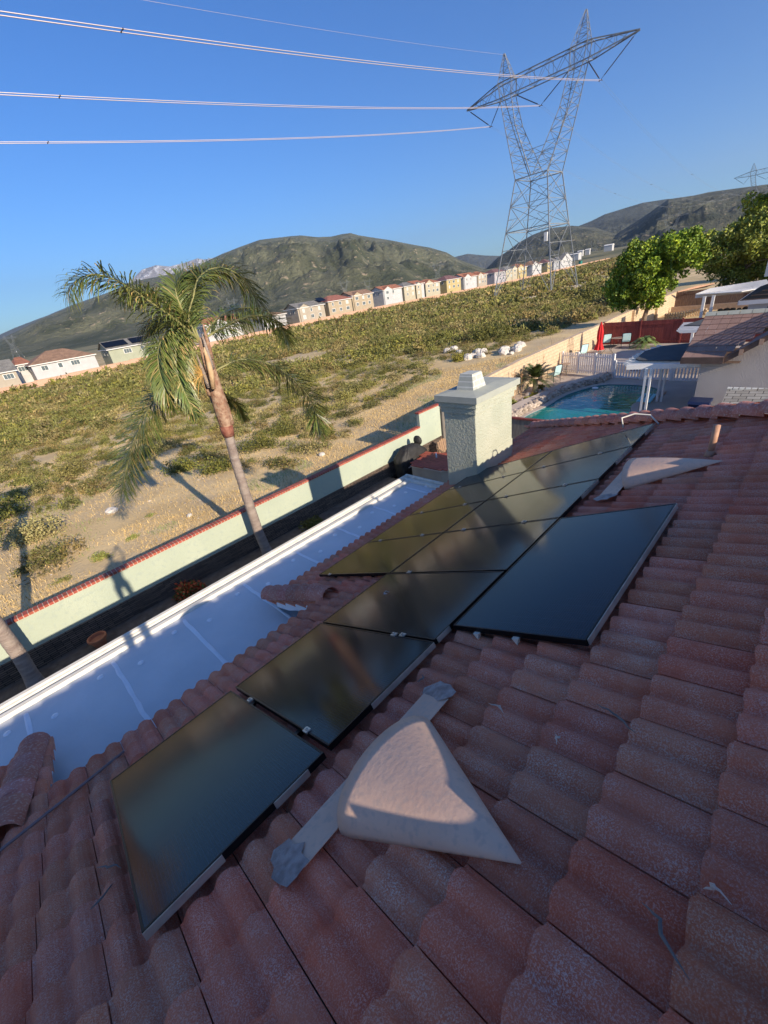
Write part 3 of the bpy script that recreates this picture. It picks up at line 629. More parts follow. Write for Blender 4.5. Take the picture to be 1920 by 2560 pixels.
# ================================================================== photographer behind the camera (his shadow falls on the green wall)
def person():
    fx, fy = -.38, -.62; fz = RZ-(abs(fy-RY)/CA)*SA+.06
    t = thing('person', (fx, fy, fz), 'person holding up a phone on the roof, seen as a shadow on the wall', 'person')
    def skin(name, m, J, E, rootv=0):
        me = bpy.data.meshes.new(name); me.from_pydata([(j[0], j[1], j[2]) for j in J], E, []); me.materials.append(MATS[m])
        o = bpy.data.objects.new(name, me); C.objects.link(o); o.parent = t
        md = o.modifiers.new('skin', 'SKIN'); me.skin_vertices.new() if not me.skin_vertices else None
        for i, j in enumerate(J): me.skin_vertices[0].data[i].radius = (j[3], j[4] if len(j) > 4 else j[3])
        me.skin_vertices[0].data[rootv].use_root = True
        o.modifiers.new('sub', 'SUBSURF').levels = 1; o.modifiers['sub'].render_levels = 2; return o
    # joints relative to the feet
    J = [(0, 0, .92, .14, .10), (0, 0, 1.12, .13, .09), (0, 0, 1.32, .15, .10), (0, .02, 1.44, .09, .08), (0, .03, 1.52, .05), (0, .05, 1.60, .075, .09), (0, .05, 1.70, .075, .09),
         (-.09, 0, .88, .085), (-.12, .03, .48, .06), (-.13, 0, .09, .04), (-.13, .13, .03, .04), (.09, 0, .88, .085), (.12, .03, .48, .06), (.13, 0, .09, .04), (.13, .13, .03, .04),
         (-.17, .0, 1.40, .055), (-.24, .10, 1.17, .042), (.04, .36, 1.42, .032), (.16, .44, 1.49, .026), (.17, 0, 1.40, .055), (.27, .10, 1.18, .042), (.40, .34, 1.40, .032), (.42, .44, 1.48, .026)]
    E_ = [(0,1),(1,2),(2,3),(3,4),(4,5),(5,6),(0,7),(7,8),(8,9),(9,10),(0,11),(11,12),(12,13),(13,14),(2,15),(15,16),(16,17),(17,18),(2,19),(19,20),(20,21),(21,22)]
    skin('body', 'skin', J, E_)
    JS = [(0, 0, .98, .155, .115), (0, 0, 1.14, .145, .105), (0, 0, 1.33, .165, .115), (0, .02, 1.43, .09, .085), (-.17, 0, 1.41, .07), (-.24, .09, 1.2, .062), (.17, 0, 1.41, .07), (.27, .09, 1.2, .062)]
    skin('shirt', 'cloth_shirt', JS, [(0,1),(1,2),(2,3),(2,4),(4,5),(2,6),(6,7)])
    JT = [(0, 0, .94, .15, .11), (-.1, 0, .85, .10), (-.12, .03, .48, .075), (-.13, .01, .1, .06), (.1, 0, .85, .10), (.12, .03, .48, .075), (.13, .01, .1, .06)]
    skin('trousers', 'cloth_trousers', JT, [(0,1),(1,2),(2,3),(0,4),(4,5),(5,6)])
    b = MB(); b.ball((fx, fy+.035, fz+1.70), (.085, .10, .095), 8, 12); b.build('hair', 'hair', t, smooth=True)
    b = MB(); b.ball((fx, fy+.145, fz+1.655), (.012, .02, .018), 5, 6); b.build('nose', 'skin', t, smooth=True)
    for sx in (-1, 1):
        b = MB(); b.ball((fx+sx*.03, fy+.13, fz+1.68), (.013, .01, .008), 5, 8); b.build('eye', 'hair', t)
        b = MB(); b.ball((fx+sx*.078, fy+.05, fz+1.66), (.01, .02, .03), 5, 6); b.build('ear', 'skin', t, smooth=True)
    cb = RW@np.array([0, 0, 1.0]); rt = RW@np.array([1.0, 0, 0]); up = RW@np.array([0, 1.0, 0])
    for sgn in (-1, 1):                               # two hands with five fingers each round the phone edges
        w = np.array([fx, fy, fz])+(np.array([.16, .44, 1.49]) if sgn < 0 else np.array([.42, .44, 1.48])); pc = rt*(sgn*.055)+cb*.05-up*.02
        me_j = [(*(w-np.array([fx, fy, fz])), .026), (*(pc-np.array([fx, fy, fz])), .03, .018)]; ed = [(0, 1)]
        for k in range(5):
            L = (.05, .07, .075, .07, .055)[k]; base = pc+up*((k-2)*.02)-cb*.01; a = base+rt*(-sgn*.0)-cb*.0+rt*(sgn*-.01)+cb*(.0)
            tip = base-rt*(sgn*L*.5)+cb*.012*(1 if k else 2)
            i0 = len(me_j); me_j += [(*(a-np.array([fx, fy, fz])), .009), (*(tip-np.array([fx, fy, fz])), .007)]; ed += [(1, i0), (i0, i0+1)]
        skin('hand', 'skin', me_j, ed)
    b = MB(); o = cb*.022-rt*.036-up*.03; b.obox(o, rt*.072, up*.148, cb*.008); ph = b.build('phone', 'phone_black', origin=o); tag(ph, 'black phone held up in both hands at the camera spot', 'phone')
person()

# ================================================================== garden wall with red brick cap and stone base
GY = 12.1
gw = thing('garden_wall', (6, GY, -7.25), 'pale green stucco garden wall with red brick cap and a raised far end', 'wall')
b = MB(); b.box((-14, GY, -6.50), (13.85, GY+.15, -5.64)); b.box((13.85, GY, -6.50), (15.35, GY+.15, -5.02)); b.build('stucco_panel', 'stucco_wall', gw)
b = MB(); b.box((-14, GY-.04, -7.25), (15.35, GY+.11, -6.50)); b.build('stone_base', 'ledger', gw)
b = MB()
def brick_cap(x0, x1, z, y0=GY-.03, y1=GY+.18):
    x = x0
    while x < x1-.04:
        w = min(.105, x1-x); k = random.uniform(.8, 1.15); b.box((x+.009, y0, z+random.uniform(-.002, .002)), (x+w-.009, y1, z+.065), (k, k*random.uniform(.9, 1.1), k)); x += w
brick_cap(-14, 13.85, -5.64); brick_cap(13.80, 15.4, -5.02)
b.build('brick_cap', 'brick_red', gw)
b = MB(); b.box((-14, GY-.02, -5.65), (13.84, GY+.17, -5.583)); b.box((13.81, GY-.02, -5.03), (15.39, GY+.17, -4.963)); b.build('cap_mortar', 'mortar', gw)
b = MB(); b.box((15.40, GY-.08, -7.25), (15.55, GY+.1, -5.3)); b.box((15.38, GY-.1, -5.3), (15.57, GY+.12, -5.2)); tag(b.build('fence_post', 'grey_wood', origin=(15.5, GY, -7.25)), 'grey wooden post at the raised end of the green wall', 'post')
# grey picket fence with dark cap between the two yards
gf = thing('wooden_fence', (15.7, 8, -7.3), 'weathered grey board fence with dark red top behind the chimney', 'fence')
b = MB(); y = 5.0
while y < 12.0:
    b.box((15.66, y, -7.3), (15.69, y+.135, -5.43-random.uniform(0, .02))); y += .142
b.build('boards', 'grey_wood', gf)
b = MB(); y = 5.0
while y < 12.0: b.box((15.6, y, -5.44), (15.75, y+.19, -5.38+random.uniform(-.004, .004))); y += .2
b.build('cap_rail', 'red_wood', gf)
# raised planter strip, pot, shrubs, palm base
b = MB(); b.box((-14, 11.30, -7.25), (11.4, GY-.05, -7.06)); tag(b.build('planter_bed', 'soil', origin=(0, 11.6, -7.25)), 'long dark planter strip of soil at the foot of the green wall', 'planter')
b = MB(); o = on_z(246, 1600, -6.95); b.lathe((o[0], o[1]-.1, -7.06), [(.0, .0), (.13, 0), (.19, .22), (.225, .22), (.225, .28), (.19, .28), (.17, .2), (0, .18)], 20); tag(b.build('terracotta_pot', 'terracotta', origin=(o[0], o[1]-.1, -7.06), smooth=False), 'round terracotta flower pot at the foot of the green wall', 'pot')
def bush(name, mname, c, r, n, size, tints, label, cat, group=None, up=.3, hollow=.5, squash=1.0, lumps=7, stems=True):
    c = np.array(c, float); L = rng.normal(size=(lumps, 3)); L /= np.linalg.norm(L, axis=1)[:, None]; L[:, 2] = np.abs(L[:, 2])*.9
    lc = L*np.array([r, r, r*squash])*rng.uniform(.25, .6, (lumps, 1)); lr = rng.uniform(.38, .62, lumps)*r
    idx = rng.integers(0, lumps, n); d = rng.normal(size=(n, 3)); d /= np.linalg.norm(d, axis=1)[:, None]
    P = lc[idx]+d*(lr[idx]*rng.uniform(hollow, 1.08, n))[:, None]*np.array([1, 1, squash]); P[:, 2] = np.abs(P[:, 2])
    T = np.array(tints)[rng.integers(0, len(tints), n)]*rng.uniform(.7, 1.3, (n, 1))*(rng.uniform(.8, 1.2, lumps)[idx])[:, None]
    if label:
        t = thing(name, c, label, cat, group)
        quads('foliage', mname, leaf_quads(P+c, size, up), T, parent=t)
        if stems:
            b = MB()
            for k in range(7):
                q = P[rng.integers(0, n)]; b.tube([c+[0, 0, -.1], c+q*[.4, .4, .5], c+q*.9], [.03*r, .02*r, .006*r], 5)
            b.build('stem', 'bark', t)
        return t
    return P+c, T
bush('red_flower_shrub', 'red_flower', (2.3, 11.55, -7.06), .62, 900, .055, [(.9, .8, .6), (.5, 1.2, .6), (.2, 1.5, .8), (1.2, 1, .8)], 'round shrub with dull red flowers in front of the green wall', 'shrub', squash=.8)
bush('planter_shrub', 'leaf', (6.9, 11.6, -7.06), .5, 600, .06, [(1, .8, .8), (.7, .6, .6)], 'dark shrub in shade at the wall, below the chimney shadow', 'shrub', squash=.7)

# ---- outdoor counter, covered grill, chairs, bottle
ct = thing('outdoor_counter', (12.5, 10.2, -7.25), 'low outdoor counter with red brick top beside the chimney', 'counter')
poly = [(11.55, 10.75), (12.9, 11.1), (13.3, 9.6), (12.1, 8.9), (11.65, 9.35)]
cp = lambda z, k=1.0: [((x-12.4)*k+12.4, (y-10)*k+10, z) for x, y in poly]
b = MB(); b.prism(cp(-7.25), (0, 0, .84)); b.build('counter_base', 'concrete', ct)
b = MB(); b.prism(cp(-6.41, 1.05), (0, 0, .045)); b.build('counter_slab', 'mortar', ct)
b = MB()
def inside(x, y, P):
    c = False
    for i in range(len(P)):
        (x1, y1), (x2, y2) = P[i], P[i-1]
        if (y1 > y) != (y2 > y) and x < (x2-x1)*(y-y1)/(y2-y1)+x1: c = not c
    return c
big = [((x-12.4)*1.06+12.4, (y-10)*1.06+10) for x, y in poly]
for i in range(22):
    for j in range(14):
        x, y = 11.4+i*.1, 8.7+j*.205
        if inside(x+.05, y+.1, big): k = random.uniform(.8, 1.15); b.box((x+.004, y+.004, -6.36), (x+.096, y+.199, -6.325+random.uniform(-.002, .002)), (k, k, k))
b.build('brick_top', 'brick_red', ct)
b = MB(); q = (12.55, 10.25, -6.32); b.lathe(q, [(0, 0), (.035, 0), (.037, .13), (.03, .17), (.013, .2), (.013, .23), (0, .235)], 12); tag(b.build('water_bottle', 'bottle', origin=q, smooth=True), 'clear plastic bottle standing on the red brick counter', 'bottle')
gt = thing('covered_grill', (12.6, 11.5, -7.25), 'barbecue grill under a black wrinkled cover by the green wall', 'grill')
def grill():
    cx, cy = 12.35, 11.5; b = MB(); rows = []
    levels = [(-7.25, .74, .32), (-6.95, .78, .34), (-6.5, .82, .37), (-6.28, .84, .38), (-6.18, .76, .34), (-6.04, .55, .30), (-5.93, .46, .24), (-5.88, .25, .12)]
    for z, rx, ry in levels:
        row = []
        for j in range(41):
            t = 2*math.pi*j/40; k = 1+.03*math.sin(t*9+z*7)+.025*math.sin(t*17+z*3)
            c, s = math.cos(t), math.sin(t); e = .55
            row.append((cx+rx*k*abs(c)**e*(1 if c > 0 else -1), cy+ry*k*abs(s)**e*(1 if s > 0 else -1), z+.012*math.sin(t*11)))
        rows.append(row)
    b.grid(rows[::-1]); b.add(rows[-1][:-1], [tuple(range(40))])
    b.build('cover', 'cover_black', gt, smooth=True)
    b = MB()
    for k, (dx, r) in enumerate(((.36, .13),)):
        b.ball((cx+dx+.2, cy, -5.85), (.12, .22, .22), 6, 10, .05)
    b.build('hood_bulge', 'cover_black', gt, smooth=True)
    b = MB(); b.box((cx-.6, cy-.40, -6.62), (cx+.4, cy-.39, -6.58)); b.build('reflective_strip', 'reflective', gt)
grill()
def adirondack(c, rz, label):
    t = thing('garden_chair', c, label, 'chair', 'wooden chairs behind the counter')
    def W_(p): x, y, z = p; return (c[0]+x*math.cos(rz)-y*math.sin(rz), c[1]+x*math.sin(rz)+y*math.cos(rz), c[2]+z)
    def bx(b, a, e): 
        n = b.n; b.box(a, e); b.v[n:] = [W_(p) for p in b.v[n:]]
    b = MB(); [bx(b, (-.28, -.28+k*.11, .36-k*.01), (.28, -.19+k*.11, .385-k*.01)) for k in range(5)]; b.build('seat', 'adirondack', t)
    b = MB()
    for k in range(6):
        a = (k-2.5)*.09; n = b.n; b.box((a-.038, .26, .38), (a+.038, .285, .98-abs(k-2.5)*.05)); 
        for i in range(n, b.n): x, y, z = b.v[i]; b.v[i] = W_((x*(1+(z-.38)*.25), y+(z-.38)*.35, z))
    b.build('backrest', 'adirondack', t)
    for sx in (-1, 1):
        b = MB(); bx(b, (sx*.33-.05, -.34, .56), (sx*.33+.05, .36, .585)); b.build('armrest', 'adirondack', t)
        b = MB(); bx(b, (sx*.31-.02, -.3, 0), (sx*.31+.02, -.21, .56)); b.build('leg', 'adirondack', t)
        b = MB(); bx(b, (sx*.31-.02, .24, 0), (sx*.31+.02, .33, .56)); b.build('leg', 'adirondack', t)
    return t
adirondack((14.3, 11.0, -7.25), -.5, 'brown slatted wooden chair against the raised end of the green wall')
adirondack((13.9, 10.1, -7.25), -1.9, 'brown wooden chair with a pale towel behind the counter')
b = MB(); b.grid([[(13.62+.1*math.sin(k)*.1+j*.11, 9.72+k*.05, -6.25-.02*k*k*.4+.02*math.sin(j*2)) for j in range(6)] for k in range(9)]); tw = b.build('towel', 'white_vinyl', origin=(13.9, 9.9, -6.4), smooth=True); tag(tw, 'pale towel hanging over the wooden chair next to the chimney', 'towel')

# ================================================================== queen palms
def frond_part(t, spine, L=.62, n=85, droop=.8, dens=1.0, tintb=1.0, dead=0.0, wide=1.0):
    P = [Vector(p) for p in spine]; seg = [0]
    for i in range(1, len(P)): seg.append(seg[-1]+(P[i]-P[i-1]).length)
    tot = seg[-1]
    def at(u):
        s = u*tot
        for i in range(1, len(P)):
            if s <= seg[i]+1e-9:
                # catmull-rom
                a = P[max(i-2, 0)]; b_ = P[i-1]; c = P[i]; d = P[min(i+1, len(P)-1)]; f = (s-seg[i-1])/max(seg[i]-seg[i-1], 1e-6)
                return .5*((2*b_)+(c-a)*f+(2*a-5*b_+4*c-d)*f*f+(3*b_-a-3*c+d)*f**3)
        return P[-1]
    b = MB(); cs = [at(k/14) for k in range(15)]; b.tube(cs, [.028*(1-.85*k/14)+.003 for k in range(15)], 5, tint=(1, 1, 1)); rib = b
    V = []; T = []
    for k in range(int(n*dens)):
        u = .12+.88*(k/(n*dens))**.95; p = at(u); d = (at(min(u+.02, 1))-at(u-.02)).normalized()
        sd = d.cross(Vector((0, 0, 1)));  sd = sd.normalized() if sd.length > .05 else Vector((1, 0, 0)); upv = sd.cross(d)
        for sgn in (-1, 1):
            for rep in range(2):
                l = L*(.55+.6*math.sin(math.pi*min(1, u*.9+.1))**.7)*random.uniform(.8, 1.12); spread = random.uniform(.75, 1.25)*(1-.45*u)*wide
                dirv = (d*random.uniform(.5, .95)+sd*sgn*spread+upv*random.uniform(-.75, .85)).normalized()
                w = random.uniform(.009, .017); wv = dirv.cross(upv).normalized()*w if dirv.cross(upv).length > .01 else sd*w
                m1 = p+dirv*l*.5+Vector((0, 0, -droop*l*.12)); m2 = p+dirv*l*.80+Vector((0, 0, -droop*l*.40)); e = p+dirv*l*.92+Vector((0, 0, -droop*l*.72))
                V.append([p-wv*.5, p+wv*.5, m1+wv, m1-wv]); V.append([m1-wv, m1+wv, m2+wv*.8, m2-wv*.8]); V.append([m2-wv*.8, m2+wv*.8, e+wv*.1, e-wv*.1])
                g_ = (.75+.25*tintb)*random.uniform(.6, 1.3); tt = (g_*random.uniform(.9, 1.3), g_, g_*.9)
                if random.random() < dead+.05: tt = (g_*3.0, g_*1.7, g_*2.2)
                T += [tt]*2+[(tt[0]*1.35, tt[1]*1.15, tt[2]*1.1)]
    fr = quads('frond', 'frond', [[tuple(q) for q in v] for v in V], T, parent=t)
    rib.build('rib', 'frond_rib', fr)
    return fr
YP = 11.4
def PP(px, py, dy=0): return on_y(px, py, YP+dy)
def queen_palm(label, group='queen palms along the green wall'):
    t = thing('palm_tree', (4.9, YP, -7.2), label, 'palm tree', group)
    b = MB(); cl = [(4.91, YP, -7.2), (4.82, YP, -6.15), (4.81, YP, -5), (4.82, YP, -3.8), (4.87, YP, -2.95)]
    pts = []; rs = []
    for k in range(57):
        u = k/56*4; i = min(int(u), 3); f = u-i; pts.append([cl[i][q]*(1-f)+cl[i+1][q]*f for q in range(3)]); rs.append((.155-.035*u/4)*(1+.035*(k % 2))+(.05*max(0, 1-u*2)))
    b.tube(pts, rs, 14); b.build('trunk', 'bark_palm', t, smooth=True)
    b = MB(); b.tube([(4.87, YP, -2.96), (4.88, YP, -2.75), (4.91, YP, -2.2), (4.93, YP, -1.5), (4.96, YP, -.9), (4.98, YP, -.4)], [.15, .165, .2, .17, .14, .06], 12); b.build('crown_shaft', 'bark_red', t, smooth=True)
    b = MB(); b.tube([(4.87, YP, -3.0), (4.875, YP, -2.85), (4.885, YP, -2.7)], [.158, .176, .186], 12); b.build('trunk_collar', 'collar_red', t, smooth=True)
    for k in range(9):                                 # split leaf bases
        a = k*.7; z = -2.7+.22*k; r = .17
        b = MB(); p = [(4.9+math.cos(a)*r*(1+.1*j), YP+math.sin(a)*r*(1+.1*j), z+.28*j) for j in range(4)]; b.tube(p, [.07, .06, .04, .01], 6); b.build('leaf_base', 'bark_palm' if k % 2 else 'bark_red', t, smooth=True)
    b = MB(); p = [PP(533, 972, -.22), PP(527, 930, -.28), PP(518, 895, -.32), PP(510, 868, -.34)]; b.tube(p, [.06, .075, .055, .012], 7); b.build('dead_sheath', 'dead_sheath', t, smooth=True)
    b = MB(); 
    for k in range(46):
        a = PP(505, 935, -.25); e = PP(505+random.gauss(-28, 22), 950+random.gauss(-5, 32), -.25+random.uniform(-.25, .25)); m = (a+e)/2+np.array([0, 0, .08]); b.tube([a, m, e], [.008, .006, .004], 4)
    b.build('flower_stalk', 'flower_stalk', t)
    O = (498, 850)
    F = [([(498, 850), (440, 800), (372, 752), (301, 706), (243, 686), (195, 697), (168, 735)], -.3, .66, 1.0, .6),
         ([(498, 850), (472, 800), (484, 740), (500, 690), (548, 668), (600, 690), (640, 748)], -.1, .66, 1.0, .7),
         ([(498, 850), (478, 790), (468, 735), (488, 690), (520, 668), (560, 675)], .6, .6, .85, .6),
         ([(498, 850), (462, 790), (440, 730), (452, 690), (490, 672)], .3, .6, .85, .5),
         ([(505, 850), (560, 818), (620, 792), (665, 790), (700, 812), (716, 850)], .2, .62, 1.1, .6),
         ([(528, 935), (560, 915), (610, 898), (680, 912), (740, 955), (782, 1010), (796, 1072)], -.5, .75, 1.1, .5),
         ([(495, 855), (440, 838), (405, 850), (395, 900), (408, 960), (430, 1010)], -.7, .48, 1.2, .8),
         ([(495, 855), (460, 850), (440, 880), (445, 940), (470, 1000), (485, 1030)], -.9, .42, 1.25, .8),
         ([(488, 880), (450, 920), (405, 975), (362, 1040), (330, 1120), (304, 1225)], .1, .8, 1.3, .35),
         ([(495, 850), (440, 815), (395, 800), (370, 820), (368, 870)], .7, .5, .9, .8),
         ([(500, 850), (470, 812), (430, 775), (395, 742), (350, 728), (300, 740)], .5, .55, .8, .75),
         ([(530, 975), (555, 990), (585, 1005), (610, 1045)], .1, .28, 1.4, .8),
         ([(505, 850), (540, 800), (580, 775), (630, 770), (680, 790)], 1.0, .5, .9, .7),
         ]
    for pts, dep, L, tb, dr in F:
        n = len(pts); sp = [PP(x, y, dep*1.4*math.sin(math.pi*.5*i/(n-1))) for i, (x, y) in enumerate(pts)]
        frond_part(t, sp, L=L*.92, droop=dr*.75, tintb=tb, dead=.08 if tb > 1.2 else .02, n=140 if tb >= 1.1 else 95)
    return t
pt = queen_palm('tall queen palm before the green wall, shaggy crown and grey ringed trunk')
p2 = pt.copy(); C.objects.link(p2); p2.location = (-1.55, 11.4, -7.2); p2.rotation_euler = (0, 0, rad(200)); p2['label'] = 'palm trunk cut by the left edge of the photo, standing against the green wall'
for ch in list(pt.children):
    if ch.name.startswith('frond'):
        co = np.empty(len(ch.data.vertices)*3); ch.data.vertices.foreach_get('co', co); co = co.reshape(-1, 3); a_ = rad(200)
        if (co[:, 0]*math.cos(a_)-co[:, 1]*math.sin(a_)).max() > .75: continue
    c = ch.copy(); C.objects.link(c); c.parent = p2
    for g_2 in ch.children: d = g_2.copy(); C.objects.link(d); d.parent = c

# ================================================================== transmission tower
def lat_leg(b, A, B, n, r, rb, flip=0):
    """A, B: four corner points at bottom and top; ladder of n bays with X and horizontal bracing on every face"""
    A = [np.array(p, float) for p in A]; B = [np.array(p, float) for p in B]
    for p, q in zip(A, B): b.bar(p, q, r)
    k = len(A)
    for i in range(n):
        u, v = i/n, (i+1)/n
        for j in range(k):
            a0, a1 = A[j]*(1-u)+B[j]*u, A[j]*(1-v)+B[j]*v; c0, c1 = A[(j+1) % k]*(1-u)+B[(j+1) % k]*u, A[(j+1) % k]*(1-v)+B[(j+1) % k]*v
            if (i+j+flip) % 2: b.bar(a0, c1, rb)
            else: b.bar(c0, a1, rb)
            b.bar(a1, c1, rb)
TW = (110.8, 54.4)
def tower(label, group):
    zg = -7.0; t = thing('transmission_tower', (TW[0], TW[1], zg), label, 'pylon', group); X, Y = TW
    def sq(h, z, hx=None, dx=0): hx = h if hx is None else hx; return [(X-hx, Y-h, z), (X+hx, Y-h, z), (X+hx, Y+h, z), (X-hx, Y+h, z)]
    b = MB(); Z0, Z1, Z2 = zg+1.0, 7.8, 17.6
    base, ring, waist = sq(7.4, Z0), sq(5.2, Z1), sq(3.7, Z2)
    lat = [np.array(p) for p in base]; rg = [np.array(p) for p in ring]; ws = [np.array(p) for p in waist]
    R1, R2 = .13, .065
    for i in range(4):
        j = (i+1) % 4; b.bar(lat[i], rg[i], R1); b.bar(rg[i], ws[i], R1); b.bar(rg[i], rg[j], .11); b.bar(ws[i], ws[j], .11)
        m = (rg[i]+rg[j])/2; qi = lat[i]*.0+rg[i]*1.0; tm = np.array([m[0], m[1], m[2]-3.6]); a1 = rg[i]*.74+lat[i]*.26; c1 = rg[j]*.74+lat[j]*.26
        mid = (a1+c1)/2; b.bar(a1, c1, R2); b.bar(rg[i], mid, R2); b.bar(rg[j], mid, R2); b.bar(lat[i], mid, R2); b.bar(lat[j], mid, R2)
        for s_, e_ in ((lat[i], a1), (lat[j], c1)):
            for u in (.25, .5, .75): p = s_*(1-u)+e_*u; q = s_*(1-u)+mid*u; b.bar(p, q, .045); b.bar(p, s_*(1-u-.2)+mid*(u+.2) if u < .7 else q, .045)
        for zz, (lo, hi) in enumerate(((rg, ws),)):
            mm = [lo[i]*.5+hi[i]*.5, lo[j]*.5+hi[j]*.5]; b.bar(mm[0], mm[1], R2)
            b.bar(lo[i], mm[1], R2); b.bar(lo[j], mm[0], R2); b.bar(mm[0], hi[j], R2); b.bar(mm[1], hi[i], R2)
            for u in (.25, .75):
                p, q = lo[i]*(1-u)+hi[i]*u, lo[j]*(1-u)+hi[j]*u; c_ = (p+q)/2
                b.bar(p, p*.74+q*.26, .045); b.bar(q, q*.74+p*.26, .045); b.bar(p*.74+q*.26, (lo[i] if u < .5 else mm[0]), .04); b.bar(q*.74+p*.26, (lo[j] if u < .5 else mm[1]), .04)
    b.bar(rg[0], rg[2], R2); b.bar(rg[1], rg[3], R2); b.bar(ws[0], ws[2], R2); b.bar(ws[1], ws[3], R2)
    b.build('lattice_body', 'tower_steel', t)
    ZA, ZT = 33.2, 35.8                                # cross-arm bottom and top chords
    for s in (-1, 1):
        b = MB()
        A = [(X-3.7, Y+s*3.7, Z2), (X+3.7, Y+s*3.7, Z2), (X+3.3, Y+s*.25, Z2+.2), (X-3.3, Y+s*.25, Z2+.2)]
        M = [(X-1.9, Y+s*7.2, 27.6), (X+1.9, Y+s*7.2, 27.6), (X+1.7, Y+s*4.9, 27.6), (X-1.7, Y+s*4.9, 27.6)]
        B = [(X-1.1, Y+s*8.9, ZA), (X+1.1, Y+s*8.9, ZA), (X+1.1, Y+s*6.3, ZA), (X-1.1, Y+s*6.3, ZA)]
        lat_leg(b, A, M, 6, .10, .045); lat_leg(b, M, B, 4, .09, .04, 1); b.build('window_leg', 'tower_steel', t)
        b = MB(); Pk = (X, Y+s*8.4, 40.3); Bs = [(X-1.1, Y+s*9.4, ZT), (X+1.1, Y+s*9.4, ZT), (X+1.1, Y+s*6.2, ZT), (X-1.1, Y+s*6.2, ZT)]
        Tp = [(Pk[0]+dx*.12, Pk[1]+dy*.12, Pk[2]) for dx, dy in ((-1, s), (1, s), (1, -s), (-1, -s))]
        lat_leg(b, Bs, Tp, 5, .07, .035); lat_leg(b, B, Bs, 1, .08, .04); b.build('earth_peak', 'tower_steel', t)
    b = MB()
    for z in (22.3,):
        f = (z-Z2)/(27.6-Z2); yo = 3.7+(7.2-3.7)*f; xo = 3.7+(1.9-3.7)*f
        yi = .25+(4.9-.25)*f
        for xx in (-xo*.9, xo*.9): b.bar((X+xx, Y-yi, z), (X+xx, Y+yi, z), .06); b.bar((X+xx, Y-yi, z-1.6), (X+xx, Y+yi, z-1.6), .05); b.bar((X+xx, Y-yi, z-1.6), (X+xx, Y, z), .045); b.bar((X+xx, Y+yi, z-1.6), (X+xx, Y, z), .045)
    b.build('window_brace', 'tower_steel', t)
    b = MB()                                           # cross arm: box truss along Y tapering to both tips
    st = np.linspace(-18.1, 18.1, 19); C4 = []
    for y in st:
        w = 1.1 if abs(y) < 9.5 else 1.1*(18.3-abs(y))/8.8+.03; zt = ZT if abs(y) < 9.5 else ZA+.9+(ZT-ZA-.9)*(18.3-abs(y))/8.8; zb = ZA if abs(y) < 9.5 else ZA+(.85)*(abs(y)-9.5)/8.8
        C4.append([np.array((X-w, Y+y, zb)), np.array((X+w, Y+y, zb)), np.array((X+w*.8, Y+y, zt)), np.array((X-w*.8, Y+y, zt))])
    for i in range(len(st)-1):
        a, c = C4[i], C4[i+1]
        for j in range(4): b.bar(a[j], c[j], .11)
        for j in range(4): b.bar(a[j], c[(j+1) % 4], .04) if (i+j) % 2 else b.bar(a[(j+1) % 4], c[j], .04)
        if i % 2 == 0:
            for j in range(4): b.bar(a[j], a[(j+1) % 4], .045)
    b.build('cross_arm', 'arm_steel_shaded', t)
    for y, (l, r) in ((11.9, (17.6, 9.3)), (0, (5.9, -5.9)), (-11.9, (-9.3, -17.6))):
        p = (X, Y+y, 29.5)
        for yy in (l, r):
            a = np.array((X, Y+yy, ZA+(.7 if abs(yy) > 15 else -.1))); d = np.array(p)-a; L = np.linalg.norm(d); b = MB(); n = 26; pts = []; rs = []
            for k in range(n*2): u = .08+.8*k/(n*2-1); pts.append(a+d*u); rs.append(.13 if k % 2 else .05)
            b.tube([a, a+d*.09], .03, 4); b.tube(pts, rs, 6); b.tube([a+d*.87, p], .04, 4); b.build('insulator_string', 'insulator', t)
        b = MB(); b.tube([(X-.3, Y+y-.25, 29.42), (X+.3, Y+y-.25, 29.42)], .05, 5); b.tube([(X-.3, Y+y+.25, 29.42), (X+.3, Y+y+.25, 29.42)], .05, 5); b.bar((X, Y+y-.3, 29.5), (X, Y+y+.3, 29.5), .07); b.build('yoke_clamp', 'insulator', t)
    for i, p in enumerate(base):
        b = MB(); b.lathe((p[0], p[1], zg-1.2), [(0, 0), (.55, 0), (.5, 2.2), (0, 2.25)], 10); b.build('concrete_footing', 'concrete', t)
    b = MB(); b.box((X-5.9, Y-5.2, 4.6), (X-5.4, Y-4.5, 6.3)); b.build('equipment_box', 'white_vinyl', t)
    return t
T0 = tower('large steel lattice pylon standing alone in the scrub field', 'lattice pylons of the power line')
def copy_tree(o, parent=None):
    c = o.copy(); C.objects.link(c)
    if parent is not None: c.parent = parent
    for ch in list(o.children): copy_tree(ch, c)
    return c
for px, py, D, lab, rz in ((1926, 398, 450, 'steel pylon rising above the trees at the right edge', 0), (1683, 527, 820, 'small distant pylon seen over the green tree crown', .25), (1487, 602, 1100, 'distant pylon between the big pylon and the green tree', .2),
    (18, 838, 640, 'far pylon on the left edge before the hill', .9), (858, 700, 900, 'far pylon behind the brown roofed house', .8), (917, 697, 900, 'far pylon behind the red roofed white house', .8), (1092, 655, 1100, 'far pylon in the dark flat left of the big pylon', .6), (575, 745, 800, 'far pylon half hidden by the palm fronds', .8), (1320, 620, 900, 'far pylon seen between the legs of the big pylon', .3), (1208, 650, 1300, 'tiny far pylon in the gap of the hills', .5)):
    a, tn = azel(px, py); c = copy_tree(T0); x, y = D*math.cos(rad(a)), D*math.sin(rad(a)); zt = D*tn; zb = -9 if D > 500 else -6
    s = (zt-zb)/47.3; c.scale = (s, s, s); c.location = (x, y, zb); c.rotation_euler = (0, 0, rz); c['label'] = lab
